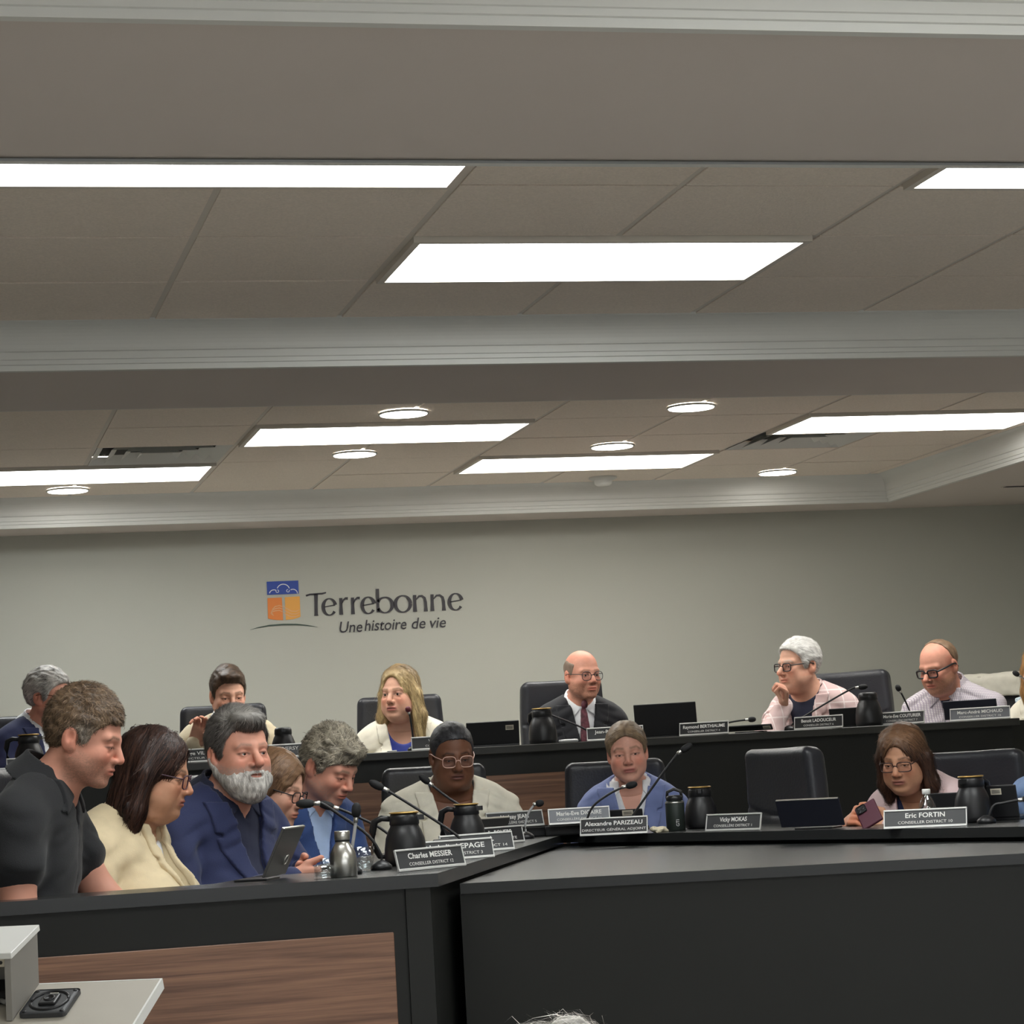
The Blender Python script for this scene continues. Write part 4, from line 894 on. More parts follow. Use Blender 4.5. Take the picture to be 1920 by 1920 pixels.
person('woman in periwinkle blue blazer with white blouse and tied back hair', 1176, 1410, 9.85, PF, -2, 0, 6,
       dict(skin=rgb(222, 166, 146), fem=True, w=.98, jaw=1.0, open=.22, bw=.90, neck=.048, brow=rgb(128, 100, 78), lip=rgb(168, 92, 88), flush=1.0),
       dict(kind='pulled', t=(.006, .008, .010), c1=rgb(92, 74, 58), c2=rgb(168, 144, 116), mess=.002, flow='tied', slen=.06, slift=.003, frizz=.10, streak=(120, 40, 30), part=.0, tail=True, vp=.008, lift=[.006, .006, .004, -.004, -.012, -.016, -.012, -.010, 0, 0, 0]),
       roll=-4, lean=3, arms={1: [(.166, .04, -.10), (.235, .0, -.34), (.13, -.25, -.40)], -1: [(-.166, .04, -.10), (-.235, .0, -.34), (-.13, -.25, -.40)]},
       outer=dict(mat=LILAC, t=.016, V=(.075, -.36, .028), lapel=True, lw=.066), inner=dict(mat=WHITE_SH, neck='vee', drop=.19, vw=.055, name='blouse', collar=True, cgap=.05), extra=lambda rt, Tb, Th, to, jk: pin(rt, Tb, jk, .095, -.19, M_STEEL), hres=.003, nstr=4420)
def earring_hoop(rt, Tb, Th, torso, jk): pass
person('woman in pale pink jacket and dark glasses reading her phone', 1694, 1421, 8.62, PF, -26, -20, 17,
       dict(skin=SK_TAN, fem=True, w=1.0, jaw=1.02, fat=.5, open=.15, bw=1.0, bd=1.05, ny=-.03, nz=-.018, scale=.94, neck=.050, brow=rgb(70, 48, 38), lip=rgb(164, 100, 92)),
       dict(kind='long', t=(.010, .009, .010), len=.155, vol=.98, c1=rgb(38, 27, 26), c2=rgb(98, 68, 52), flow='down', slen=.10, slift=.004, frizz=.22, streak=(90, 90, 14), face=.060, fz=-.044, front=-.004, part=.02, bias=-.1, grey=(rgb(140, 104, 74), lambda x, y, z: .7*np.exp(-((z-.10)/.035)**2))),
       lean=8, arms={-1: [(-.160, .04, -.10), (-.235, -.10, -.30), ('px', 1594, 1546, 8.30)], 1: [(.160, .04, -.10), (.225, -.08, -.33), ('px', 1672, 1556, 8.28)]},
       hands=[dict(side=-1, curl=(38, 40, 42, 45), dir=(.45, -.55, .35), across=(.3, .5, .75), thumbside=1, thumb=20), dict(side=1, curl=(45, 48, 50, 52), dir=(-.75, -.3, .35), across=(-.2, .6, .75), thumbside=1, thumb=15)],
       outer=dict(mat=PINK, t=.014, V=(.07, -.34, .04), lapel=True, lw=.05, nk=.02), inner=dict(mat=NAVY_TOP, neck='vee', drop=.15, vw=.07, name='top'), glasses=dict(name='brown', col=rgb(52, 32, 30), hw=.028, hh=.018, r=.0020), hres=.003, nstr=6460)
person('person in denim blue shirt cut off by the right edge', 2000, 1372, 8.0, PF, -30, -35, 10,
       dict(skin=SK_FAIR, bw=1.38, bd=1.1, belly=.5, arm=1.15), dict(kind='short', c1=rgb(60, 50, 44), c2=rgb(110, 96, 84), flow='back'), arms='down',
       outer=dict(name='denim_shirt', mat=DENIM, t=.016, V=(.03, -.06, 0), collar=True, fold=1.6), hres=.005, nstr=1020)
# --- rear row
person('grey haired man in navy suit at left of rear desk, partly hidden', 92, 1306, -11.50, PB, 40, 62, 6,
       dict(skin=SK_PINK, w=1.02, jaw=1.05, open=.4, bw=1.08, brow=rgb(130, 120, 110)),
       dict(kind='short', t=(.020, .012, .014), c1=rgb(112, 110, 108), c2=rgb(206, 202, 196), mess=.005, flow='back', slen=.045, slift=.006, frizz=.25, lift=[.006, .006, .004, 0, 0, 0, 0, 0, -.01, -.01, -.01]),
       outer=dict(mat=NAVY, t=.015, V=(.065, -.32, .0), lapel=True), inner=dict(mat=WHITE_SH, neck='shirt', collar=True), glasses=dict(name='amber', col=rgb(96, 52, 22), hw=.025, hh=.017), nstr=3060)
person('man in beige suit with short dark hair looking down, rear desk', 428, 1303, -11.50, PB, 0, 12, 12,
       dict(skin=SK_FAIR, w=1.0, jaw=1.06, open=.15, bw=1.10, brow=rgb(90, 66, 50), flush=.6),
       dict(kind='short', t=(.022, .007, .009), c1=rgb(44, 34, 28), c2=rgb(92, 72, 56), mess=.003, flow='side', sx=1, slen=.035, slift=.005, frizz=.15, quiff=(.002, .004), lift=[.014, .014, .012, .004, 0, 0, 0, 0, 0, 0, 0]),
       lean=8, arms={-1: [(-.18, .04, -.10), (-.23, -.12, -.30), ('px', 366, 1395, 11.15)], 1: [(.18, .04, -.10), (.24, -.06, -.32), (.14, -.28, -.30)]},
       hands=[dict(side=-1, curl=(16, 22, 30, 40), dir=(.30, -.35, .88), across=(.8, -.5, 0), thumbside=1, thumb=30)],
       outer=dict(mat=BEIGE, t=.016, V=(.068, -.30, .01), lapel=True), inner=dict(mat=WHITE_SH, neck='shirt', collar=True, cgap=.025), nstr=2720)
person('blonde woman in ivory blazer over blue top at rear desk', 750, 1301, -11.50, PB, -4, -28, 2,
       dict(skin=SK_FAIR, fem=True, w=1.0, jaw=1.02, fat=.4, open=.8, bw=1.08, bd=1.1, neck=.054, brow=rgb(126, 98, 70), lip=rgb(190, 104, 100), flush=.9, scale=1.04),
       dict(kind='long', t=(.016, .008, .010), len=.235, vol=.96, c1=rgb(120, 94, 60), c2=rgb(216, 192, 142), flow='down', slen=.13, slift=.004, frizz=.12, streak=(120, 120, 8), face=.061, fz=-.030, spread=.012, front=.0, chest=.0, grey=(rgb(94, 74, 54), lambda x, y, z: .9*np.exp(-((z-.125)/.022)**2))),
       lean=2, arms={1: [(.18, .04, -.10), (.26, .0, -.33), (.15, -.26, -.36)], -1: [(-.18, .04, -.10), (-.27, .0, -.33), (-.15, -.26, -.36)]},
       outer=dict(mat=IVORY, t=.016, V=(.085, -.46, .06), lapel=True, lw=.05), inner=dict(mat=ROYAL, neck='round', drop=.125, name='top'), nstr=7140)
person('bald man in black suit with patterned tie and round glasses', 1092, 1266, -11.50, PB, 14, 30, 3,
       dict(skin=SK_PINK, w=.99, jaw=1.03, open=.7, bw=1.06, stubble=(rgb(126, 88, 66), .48), brow=rgb(110, 80, 62), brow_w=.5, scalp=.35, flush=.5),
       dict(kind='bald', t=(.0022, .0022, .003), c1=rgb(112, 94, 82), c2=rgb(150, 130, 114), mess=.001, top=[.03, .056, .074, .080, .05], flow='back', slen=.008, slift=.001, lift=[.06, .06, .06, .036, .022, .006, 0, 0, 0, 0, 0]),
       lean=3, outer=dict(mat=CHARC, t=.016, V=(.068, -.36, .0), lapel=True, lw=.068), inner=dict(mat=WHITE_SH, neck='shirt', collar=True, cgap=.012, drop=.01), tie=TIEM,
       arms='down', glasses=dict(name='slate', col=rgb(40, 38, 44), hw=.025, hh=.021, sq=2.6, r=.0017), extra=lambda rt, Tb, Th, to, jk: pin(rt, Tb, jk, .10, -.16, M_GOLD), nstr=1530)
person('white haired man in pink plaid blazer resting chin on fist', 1497, 1248, -11.30, PB, -30, -50, 2,
       dict(skin=SK_FAIR, w=1.02, jaw=1.08, fat=.5, nose=1.08, open=.45, bw=1.10, bd=1.1, scale=1.05, neck=.064, brow=rgb(190, 180, 170), flush=.8),
       dict(kind='short', t=(.014, .010, .012), c1=rgb(176, 174, 170), c2=rgb(240, 238, 234), mess=.004, flow='back', slen=.045, slift=.005, frizz=.22, lift=[.022, .022, .020, .010, 0, 0, 0, 0, -.006, -.006, -.006]),
       lean=10, arms={-1: [(-.185, .04, -.10), ('px', 1438, 1385, 11.35), ('px', 1469, 1324, 11.5)], 1: [(.185, .04, -.10), (.25, .0, -.33), (.14, -.26, -.33)]},
       hands=[dict(side=-1, curl=(70, 74, 76, 78), dir=(.30, -.15, .92), across=(.7, -.7, 0), thumbside=1, thumb=50)],
       outer=dict(mat=PLAID, t=.016, V=(.085, -.42, .03), lapel=True, lw=.06), inner=dict(mat=NAVY_TEE, neck='round', drop=.055, name='t_shirt'), glasses=dict(name='black', col=rgb(26, 24, 26), hw=.026, hh=.018, r=.0027), extra=lambda rt, Tb, Th, to, jk: pin(rt, Tb, jk, .12, -.13, M_GOLD), nstr=4420)
person('balding man in fine checked shirt with heavy black glasses looking down', 1760, 1250, -11.25, PB, -20, -38, 18,
       dict(skin=SK_PINK, w=1.04, jaw=1.1, fat=.6, nose=1.08, open=.12, bw=1.18, bd=1.2, belly=.8, scale=1.05, neck=.066, stubble=(rgb(150, 112, 84), .55), brow=rgb(150, 112, 84), brow_w=.5, flush=.9, scalp=.2, arm=1.15),
       dict(kind='rear', t=(.004, .004, .005), c1=rgb(104, 82, 64), c2=rgb(148, 122, 98), mess=.0015, edge=.012, flow='back', slen=.010, slift=.002),
       lean=8, arms={1: [(.20, .04, -.10), (.25, -.07, -.33), (.12, -.30, -.35)], -1: [(-.20, .04, -.10), (-.27, -.05, -.33), (-.16, -.30, -.35)]},
       outer=dict(name='shirt', mat=CHECK, t=.013, V=(.032, -.10, 0), collar=True, cgap=.03, buttons=2, fold=1.2), inner=dict(mat=NAVY_TEE, neck='round', drop=.03, name='undershirt'), glasses=dict(name='black', col=rgb(26, 24, 26), hw=.027, hh=.018, r=.0040), nstr=1530)
person('woman with long auburn blonde hair cut off by right edge, rear desk', 1951, 1258, -11.25, PB, -25, -30, 4,
       dict(skin=SK_FAIR, fem=True), dict(kind='long', t=(.016, .010, .012), len=.20, vol=1.0, c1=rgb(120, 84, 48), c2=rgb(188, 142, 90), flow='down', slen=.12, slift=.004, frizz=.12, streak=(120, 120, 8), spread=.0),
       outer=dict(mat=IVORY, t=.016, V=(.08, -.40, .05), lapel=True), inner=dict(mat=WHITE_SH, neck='round', drop=.1, name='top'), hres=.005, nstr=2550)
person('person in pink top with pale necklace cut off by left edge', -52, 1350, -11.30, PB, 30, 30, 10,
       dict(skin=SK_FAIR, fem=True, bw=1.0), dict(kind='long', len=.15, c1=rgb(60, 44, 36), c2=rgb(104, 80, 62), flow='down', slen=.1, slift=.003),
       outer=dict(name='top', mat=PINK2, t=.014, V=(.05, -.14, 0), open=True), hres=.005, nstr=850,
       extra=lambda rt, Tb, Th, to, jk: MB().loop([(.085*math.cos(a), .01+.10*math.sin(a)-.02, -.055-.05*(1-math.sin(a))) for a in np.linspace(0, 6.28, 25)[:-1]], .005).xf(Tb).build('necklace', mat('pearl', rgb(226, 206, 160), .3), rt))
# --- a listener in the hall, only the crown of the head reaches into the picture
person('top of a white haired listener at the bottom edge', 1066, 2202, 2.25, 0.0, 180, 180, -4,
       dict(skin=SK_FAIR, eyes=False), dict(kind='short', t=(.016, .012, .014), c1=rgb(150, 146, 140), c2=rgb(214, 210, 204), mess=.009, flow='side', slen=.06, slift=.006, sw=.0007, frizz=.3),
       outer=dict(name='sweater', mat=cloth('grey_knit', rgb(96, 96, 100)), t=.014, V=(.03, -.05, 0)), arms='down', hres=.004, nstr=8500)
# ================================================================== things on the desks
def hor(px): return 1500-.0562*(px+170)
def ond(px, D, z):
    p = at(px, hor(px)-(z-ZC)*FPX/D, D); return np.array([p[0], p[1], z])
def DY(px, Y): return FPX*Y/_ray(px, hor(px))[1]
def face(p, yaw=0): return -math.atan2(p[0], p[1])+math.radians(yaw)
# ---- chairs
chair(418, 1323, DY(418, 11.95), 0, PB, 'black leather chair behind the man in the beige suit')
chair(748, 1306, DY(748, 11.95), 0, PB, 'black leather chair behind the blonde woman')
chair(1050, 1277, DY(1050, 11.95), 14, PB, 'tall black leather chair behind the bald man in the black suit')
chair(1596, 1260, DY(1596, 11.85), -22, PB, 'black leather chair behind the white haired man in plaid')
chair(-30, 1347, DY(-30, 12.0), 12, PB, 'black leather chair behind the grey haired man at far left')
chair(812, 1437, 9.80, 4, PF, 'black leather chair behind the woman in the cream blazer')
chair(1152, 1427, 10.22, -4, PF, 'black leather chair behind the woman in periwinkle blue')
chair(1472, 1403, 9.15, -54, PF, 'empty black leather chair in the middle of the right wing')
chair(1822, 1409, 8.85, -24, PF, 'black leather chair at right edge behind the dark pitcher')
chair(10, 1441, 6.72, 66, PF, 'black leather chair behind the man in the black polo')
chair(322, 1458, 7.62, 62, PF, 'black leather chair behind the bearded man in navy')
chair(1066, 2520, 1.98, 180, 0, 'black chair of the white haired listener below the bottom edge')
cc = chair(1868, 1274, DY(1868, 11.9), -14, PB, 'black leather chair draped with a cream coat beside the right edge')
# ---- coat and scarf thrown over that chair
def coatf(p):
    x, y, z = p.T; q = p.copy(); q[:, 1] = y-.05*((x/.22)**2)*-.35-.045*np.sin(np.clip((z-.1)/.62, 0, 1)*3.1)
    d = rbox(q, (0, 0, .50), (.245, .075, .24), .05); d = np.maximum(np.abs(d)-.010, -(z-.30)); hole = np.maximum(np.abs(x-.04)-.10, np.abs(z-.53)-.09); d = smax(d, -np.maximum(hole, y), .012)
    return d+.008*vn(p*np.float32([14, 14, 7]), 9)+.003*vn(p*40, 2)
V, Q = extract(coatf, (-.30, -.16, .24), (.30, .20, .80), .008)
bk = [c for c in cc.children if c.name.startswith('backrest')][0]
bpy.context.view_layer.update(); Mc = bk.matrix_world.copy()
loc = Vector((Mc.translation.x, Mc.translation.y, Mc.translation.z+.3)); co = empty('coat', loc); setp(co, 'cream coat draped over the chair at the right of the rear desk', 'coat')
link('fabric', np_mesh('coat', xfp(V, Matrix.Translation(-loc) @ Mc), Q), cloth('coat_cream', rgb(200, 196, 182)), co)
def scarff(p): return rbox(p+np.float32([1, 0, 0])*(.012*vn(p*18, 4))[:, None], (.165, -.115, .47), (.045, .02, .13), .018)+.006*vn(p*np.float32([60, 60, 14]), 7)
V, Q = extract(scarff, (.08, -.18, .30), (.26, -.05, .66), .006); sc_ = empty('scarf', loc); setp(sc_, 'blue and white patterned scarf hanging on the cream coat', 'scarf')
sm = mat('scarf_print', rgb(120, 156, 186), .7); nt = sm.node_tree; n1 = nt.nodes.new('ShaderNodeTexVoronoi'); n1.inputs['Scale'].default_value = 60; tcn = nt.nodes.new('ShaderNodeTexCoord'); cr = nt.nodes.new('ShaderNodeValToRGB')
cr.color_ramp.elements[0].color = (*rgb(60, 104, 150), 1); cr.color_ramp.elements[1].color = (*rgb(206, 220, 228), 1); cr.color_ramp.elements[0].position = .15; cr.color_ramp.elements[1].position = .55
nt.links.new(tcn.outputs['Object'], n1.inputs['Vector']); nt.links.new(n1.outputs['Distance'], cr.inputs['Fac']); nt.links.new(cr.outputs['Color'], nt.nodes['Principled BSDF'].inputs['Base Color'])
link('fabric', np_mesh('scarf', xfp(V, Matrix.Translation(-loc) @ Mc), Q), sm, sc_)
# ---- nameplates
ME_PL = {}
def nameplate(px, D, z, yaw, l1, l2, label, W=.26, pm=M_PLATE, fit=.55, fit2=.7, H=.060, off=0, riser=0.0):
    p = ond(px, D, z+riser); r = empty('nameplate', p, face(p, yaw)); setp(r, label, 'nameplate', 'desk nameplates')
    T = Matrix.Rotation(math.radians(-14), 4, 'X')
    MB().box((-W/2, -.002, .004), (W/2, .001, H-.002), .0005, M=T).build('panel', pm, r)
    MB().box((-W/2-.001, -.005, 0), (W/2+.001, .003, .0075), .001, M=T).build('rail', M_ALU, r)
    MB().box((-W/2-.001, -.005, H-.0055), (W/2+.001, .003, H), .001, M=T).build('rail', M_ALU, r)
    MB().box((-W/2-.001, -.004, 0), (-W/2+.0025, .002, H), .0005, M=T).build('end_cap', M_ALU, r)
    MB().box((W/2-.0025, -.004, 0), (W/2+.001, .002, H), .0005, M=T).build('end_cap', M_ALU, r)
    MB().prism([(-.03, .0), (.03, .0), (.03, .035), (-.03, .035)], 0, .002).build('stand_foot', M_ALU, r)
    if l1: text(l1, .021, r, T @ Matrix.Translation((off, -.0028, H*.655)), M_INK, bold=.0004, fit=W*fit)
    if l2: text(l2, .0125, r, T @ Matrix.Translation((off, -.0028, H*.30)), M_INK, fit=W*fit2)
    return r
nameplate(811, 6.60, ZT, 47, 'Charles MESSIER', 'CONSEILLER DISTRICT 12', 'nearest nameplate at the corner of the left wing', .262, M_PLATE, .66, .66)
nameplate(850, 7.16, ZT, 24, 'Nathalie LEPAGE', 'CONSEILLÈRE DISTRICT 3', 'second nameplate from the corner of the left wing', .262, M_PLATE, .72, .66, off=.01)
nameplate(897, 7.72, ZT, 30, 'L', 'DISTRICT 14', 'third nameplate from the corner, its name mostly covered', .262, M_PLATE, .04, .40, off=.055)
nameplate(930, 8.42, ZT, 38, 'Nathalie BOHERS', 'DIRECTRICE ADJOINTE', 'dark nameplate, fourth from the corner of the left wing', .25, M_PLATE2, .6, .75)
nameplate(968, 8.95, ZT, 30, 'Lindsay JEAN', 'CONSEILLÈRE DISTRICT 5', 'nameplate raised on a black block left of the desk angle', .235, M_PLATE, .5, .75, riser=.040)
nameplate(1087, 8.98, ZT, 8, 'Marie-Eve DICAIRE', 'CONSEILLÈRE DISTRICT 11', 'pale grey nameplate raised on a black block right of the desk angle', .225, M_PLATE3, .74, .72, riser=.040)
nameplate(1151, 8.72, ZT, -14, 'Alexandre PARIZEAU', 'DIRECTEUR GÉNÉRAL ADJOINT', 'dark nameplate with two long lines in front of the periwinkle blazer', .245, M_PLATE2, .86, .95, H=.064)
nameplate(1374, 8.42, ZT, -38, 'Vicky MOKAS', 'CONSEILLÈRE DISTRICT 1', 'nameplate in front of the empty chair', .235, M_PLATE, .5, .7)
nameplate(1735, 7.66, ZT, -14, 'Eric FORTIN', 'CONSEILLER DISTRICT 10', 'wide nameplate in front of the woman with the phone', .262, M_PLATE, .48, .66)
yN = YD+.07
def rear_plate(px, yaw, l1, l2, lb, W=.24, pm=M_PLATE, f1=.6, f2=.7, off=0): return nameplate(px, DY(px, yN), ZBK, yaw, l1, l2, lb, W, pm, f1, f2, off=off)
rear_plate(70, 8, 'Anna GUARN', 'CONSEILLÈRE', 'rear nameplate at far left behind the man in the polo', .25, M_PLATE, .6, .6)
rear_plate(382, 4, 'Serge VILLANDR', 'DIRECTEUR GÉNÉRAL', 'rear nameplate left of the bearded man', .25, M_PLATE2, .72, .76)
rear_plate(517, 4, 'Mathieu TRAVERSY', 'MAIRE', 'rear nameplate between the bearded man and the small black pitcher', .25, M_PLATE, .8, .2)
rear_plate(826, 0, 'Va', 'CONSE', 'rear nameplate half hidden by the woman with braided hair', .25, M_PLATE2, .09, .2, off=-.040)
rear_plate(1154, 0, 'Jean-Ro', '', 'rear nameplate behind the head of the woman in periwinkle', .25, M_PLATE2, .30, .4, off=-.052)
rear_plate(1320, -14, 'Raymond BERTHIAUME', 'CONSEILLER DISTRICT 4', 'rear nameplate in front of the black laptop at centre right', .225, M_PLATE2, .86, .66)
rear_plate(1535, -14, 'Benoit LADOUCEUR', 'CONSEILLER DISTRICT 6', 'rear nameplate in front of the pink plaid blazer', .225, M_PLATE2, .72, .62)
rear_plate(1691, -20, 'Marie-Eve COUTURIER', 'CONSEILLÈRE DISTRICT 7', 'rear nameplate between the pitcher and the checked shirt', .215, M_PLATE, .84, .7)
rear_plate(1838, -8, 'Marc-André MICHAUD', 'CONSEILLER DISTRICT 16', 'rear nameplate with pale panel nearest the right edge', .275, M_PLATE3, .76, .7)
for px, D, yaw, lb in ((976, 9.02, 30, 'low black block under the nameplate left of the desk angle'), (1080, 9.05, 6, 'low black block under the pale nameplate right of the desk angle')):
    p = ond(px, D, ZT); r = empty('riser_block', p, face(p, yaw)); setp(r, lb, 'block', 'black blocks under nameplates')
    MB().box((-.115, -.045, 0), (.115, .035, .036), .006, 2).build('body', M_MATTE, r); MB().box((-.10, -.035, .036), (.10, .025, .040), .002).build('pad', M_PLASTIC, r)
# ---- thermal pitchers
f = MB().lathe([(0, 0), (.050, 0), (.056, .004), (.058, .02), (.0575, .05), (.053, .085), (.045, .110), (.040, .120), (.039, .126)], 32); _b = f.build('body', M_PLASTIC); ME_CB = _b.data; bpy.data.objects.remove(_b)
f = MB().lathe([(.0375, .124), (.041, .128), (.040, .150), (.037, .160), (.030, .164), (0, .165)], 28); f.prism([(-.012, -.034), (.012, -.034), (.006, -.054), (-.006, -.054)], .140, .156); _b = f.build('lid', M_PLASTIC); ME_CL = _b.data; bpy.data.objects.remove(_b)
f = MB().tube([(0, .036, .146), (0, .062, .150), (0, .082, .140), (0, .088, .11), (0, .084, .06), (0, .070, .030), (0, .054, .030)], [.009, .010, .011, .010, .009, .009, .008], 10); _b = f.build('handle', M_PLASTIC); ME_CH = _b.data; bpy.data.objects.remove(_b)
f = MB().lathe([(.030, .164), (.0395, .1615), (.041, .164), (.039, .167), (.030, .167)], 28); _b = f.build('rim', M_GOLD); ME_CR = _b.data; bpy.data.objects.remove(_b)
def pitcher(p, spout, label, s=1.0, rim=True):
    r = empty('thermal_pitcher', p, face(p, spout)); r.scale = (s*1.12, s*1.12, s*.97); setp(r, label, 'pitcher', 'black thermal pitchers')
    link('body', ME_CB, None, r); link('lid', ME_CL, None, r); link('handle', ME_CH, None, r)
    if rim: link('rim', ME_CR, None, r)
pitcher(ond(762, 6.98, ZT), 82, 'black pitcher nearest the camera with handle to the left', .93)
pitcher(ond(878, 8.05, ZT), 70, 'black pitcher in front of the cream blazer, handle to the left', .92)
pitcher(ond(1316, 8.95, ZT), 0, 'black pitcher left of the empty chair, spout forward', .93)
pitcher(ond(1826, 7.92, ZT), -35, 'black pitcher at right beside the denim sleeve', .92)
pitcher(ond(56, DY(56, YD+.32), ZBK), 75, 'black pitcher on the rear desk at far left', 1.0)
pitcher(ond(533, DY(533, YD+.24), ZBK), 0, 'small black pitcher on rear desk right of the beige suit', .84, False)
pitcher(ond(1019, DY(1019, YD+.16), ZBK), 35, 'black pitcher on the rear desk beside the black suit', .98)
pitcher(ond(1631, DY(1631, YD+.16), ZBK), -15, 'black pitcher on the rear desk right of the plaid blazer', .98, False)
# ---- gooseneck microphones: pixel path from foam head to base
def mic(path, D, z, label, head=.028, m=M_PLASTIC, D2=None, foam=M_MATTE, thick=.0042):
    D2 = D2 or D; n = len(path); P = [Vector(at(x, y, lerp(D, D2, i/(n-1)))) for i, (x, y) in enumerate(path)]
    b = Vector((P[-1].x, P[-1].y, z)); r = empty('gooseneck_microphone', b); setp(r, label, 'microphone', 'gooseneck microphones')
    Q_ = [p-b for p in P]; d = (Q_[0]-Q_[1]).normalized()
    pts = [Q_[0]-d*head*.5]+Q_[1:]+[Vector((0, 0, .02))]
    if (pts[-2]-pts[-1]).length < .004: pts.pop(-2)
    sm_ = []                                            # soften the bends
    for i in range(len(pts)-1):
        for t in np.linspace(0, 1, 5)[:-1]:
            a, b_, c_, e = pts[max(i-1, 0)], pts[i], pts[i+1], pts[min(i+2, len(pts)-1)]
            sm_.append(.5*((2*b_)+(c_-a)*t+(2*a-5*b_+4*c_-e)*t*t+(3*b_-a-3*c_+e)*t**3))
    sm_.append(pts[-1]); MB().tube(sm_, thick, 8).build('stem', m, r)
    R = d.to_track_quat('Z', 'Y').to_matrix().to_4x4()
    MB().lathe([(0, head*.85), (.006, head*.8), (.0115, head*.45), (.013, 0), (.012, -head*.45), (.008, -head*.75), (.005, -head*.8), (0, -head*.8)], 14).xf(Matrix.Translation(Q_[0]) @ R).build('foam_head', foam, r)
    MB().lathe([(.0045, -head*.7), (.0065, -head*.75), (.0065, -head*1.35), (.0045, -head*1.4)], 12).xf(Matrix.Translation(Q_[0]) @ R).build('collar', M_STEEL, r)
    MB().lathe([(0, 0), (.030, 0), (.030, .010), (.022, .018), (.008, .026), (0, .026)], 18).build('base', M_PLASTIC, r)
mic([(572, 1507), (602, 1506), (640, 1530), (690, 1566), (714, 1602)], 6.75, ZT, 'microphone with its foam head level, in front of the bearded man', .030)
mic([(612, 1510), (640, 1518), (672, 1532), (712, 1552), (745, 1580)], 7.35, ZT, 'microphone crossing behind the silver one, in front of the blue suit', .028)
mic([(668, 1519), (667, 1540), (663, 1572), (657, 1612)], 6.55, ZT, 'silver stemmed microphone standing upright beside the steel bottle', .024, M_SILVER, thick=.0046)
mic([(706, 1472), (726, 1482), (778, 1514), (832, 1549), (862, 1572)], 7.55, ZT, 'long microphone slanting in front of the cream blazer', .030)
mic([(796, 1461), (812, 1474), (842, 1497), (872, 1517), (890, 1545)], 8.35, ZT, 'microphone slanting towards the chest of the woman in cream', .026, M_DARKMET)
mic([(1012, 1506), (1003, 1508), (991, 1524), (985, 1545)], 8.85, ZT, 'short microphone bent to the right beside the walnut panel', .018, M_SILVER)
mic([(1184, 1472), (1168, 1476), (1140, 1490), (1112, 1512), (1100, 1540)], 8.95, ZT, 'microphone reaching up left across the periwinkle blazer', .026)
mic([(1287, 1402), (1272, 1412), (1250, 1440), (1215, 1488), (1186, 1530), (1178, 1545)], 8.75, ZT, 'tall microphone slanting up to the right in front of the rear desk', .028)
mic([(1930, 1497), (1905, 1501), (1880, 1506), (1862, 1512), (1850, 1545)], 7.75, ZT, 'microphone with near level stem at the right edge', .026)
yM = YD+.30
mic([(1008, 1335), (1022, 1337), (1060, 1351), (1100, 1369), (1112, 1385)], DY(1050, yM), ZBK, 'rear desk microphone slanting in front of the black suit', .026, M_DARKMET)
mic([(765, 1330), (769, 1345), (773, 1372), (776, 1396)], DY(770, yM), ZBK, 'upright rear desk microphone with red light in front of the blonde woman', .016, M_PLASTIC, foam=mat('red_ring', rgb(96, 24, 40), .5))
mic([(1618, 1288), (1600, 1290), (1560, 1312), (1510, 1342), (1488, 1356), (1480, 1368)], DY(1550, yM), ZBK, 'rear desk microphone curving up in front of the plaid blazer', .026)
mic([(1410, 1349), (1396, 1350), (1370, 1354), (1345, 1362), (1338, 1372)], DY(1370, yM), ZBK, 'low rear desk microphone right of the black laptop', .022)
mic([(1684, 1290), (1690, 1300), (1700, 1320), (1710, 1345)], DY(1695, yM), ZBK, 'rear desk microphone left of the checked shirt', .020)
mic([(1905, 1263), (1915, 1269), (1930, 1284), (1945, 1320), (1950, 1335)], DY(1905, 11.2), ZBK-.0, 'rear microphone beside the auburn hair at right edge', .022, M_STEEL)
mic([(250, 1368), (258, 1376), (268, 1396), (272, 1425)], DY(258, yM), ZBK, 'rear desk microphone peeking out behind the man in the polo', .018)
# ---- laptops and tablets
def laptop(px, D, z, yaw, W, Hh, tilt, label, lid=M_PLASTIC, sticker=None, edge=None, keys=True, logo=None, name='laptop'):
    p = ond(px, D, z); r = empty(name, p, face(p, yaw)); setp(r, label, name, 'laptops and tablets on the desks')
    T = Matrix.Translation((0, 0, .010)) @ Matrix.Rotation(math.radians(tilt), 4, 'X')
    MB().box((-W/2, -.004, 0), (W/2, .003, Hh), .003, 2, M=T).build('lid', lid, r)
    MB().box((-W/2+.008, .0031, .008), (W/2-.008, .0036, Hh-.008), M=T).build('screen', M_MATTE, r)
    if keys: MB().box((-W/2, .0, 0), (W/2, .20, .012), .003, 2).build('keyboard_base', M_PLASTIC, r)
    else: MB().box((-W*.3, .0, 0), (W*.3, .09, .006), .002, 2).build('stand', M_PLASTIC, r)
    if edge: MB().box((-W/2+.003, -.0046, Hh-.004), (W/2-.003, .0036, Hh+.0006), .001, M=T).build('edge_strip', edge, r)
    if sticker:
        sx, sz, sw_, sh_ = sticker; MB().box((sx-sw_/2, -.0048, sz-sh_/2), (sx+sw_/2, -.0040, sz+sh_/2), M=T).build('label', M_LABELP, r)
        for k in range(3): MB().box((sx-sw_*.38, -.0052, sz-sh_*.25+k*sh_*.2), (sx+sw_*.38, -.0048, sz-sh_*.25+k*sh_*.2+sh_*.09), M=T).build('print_line', M_PLATE2, r)
    if logo: MB().loop([(logo[0]+.016*math.cos(a), -.0045, logo[1]+.013*math.sin(a)) for a in np.linspace(0, 6.28, 19)[:-1]], .0018).xf(T).build('emblem', M_STEEL, r)
    return r
M_TAB = mat('tablet_graphite', rgb(88, 87, 86), .35, .4); M_NAVYL = mat('laptop_navy', rgb(38, 40, 52), .4, .2)
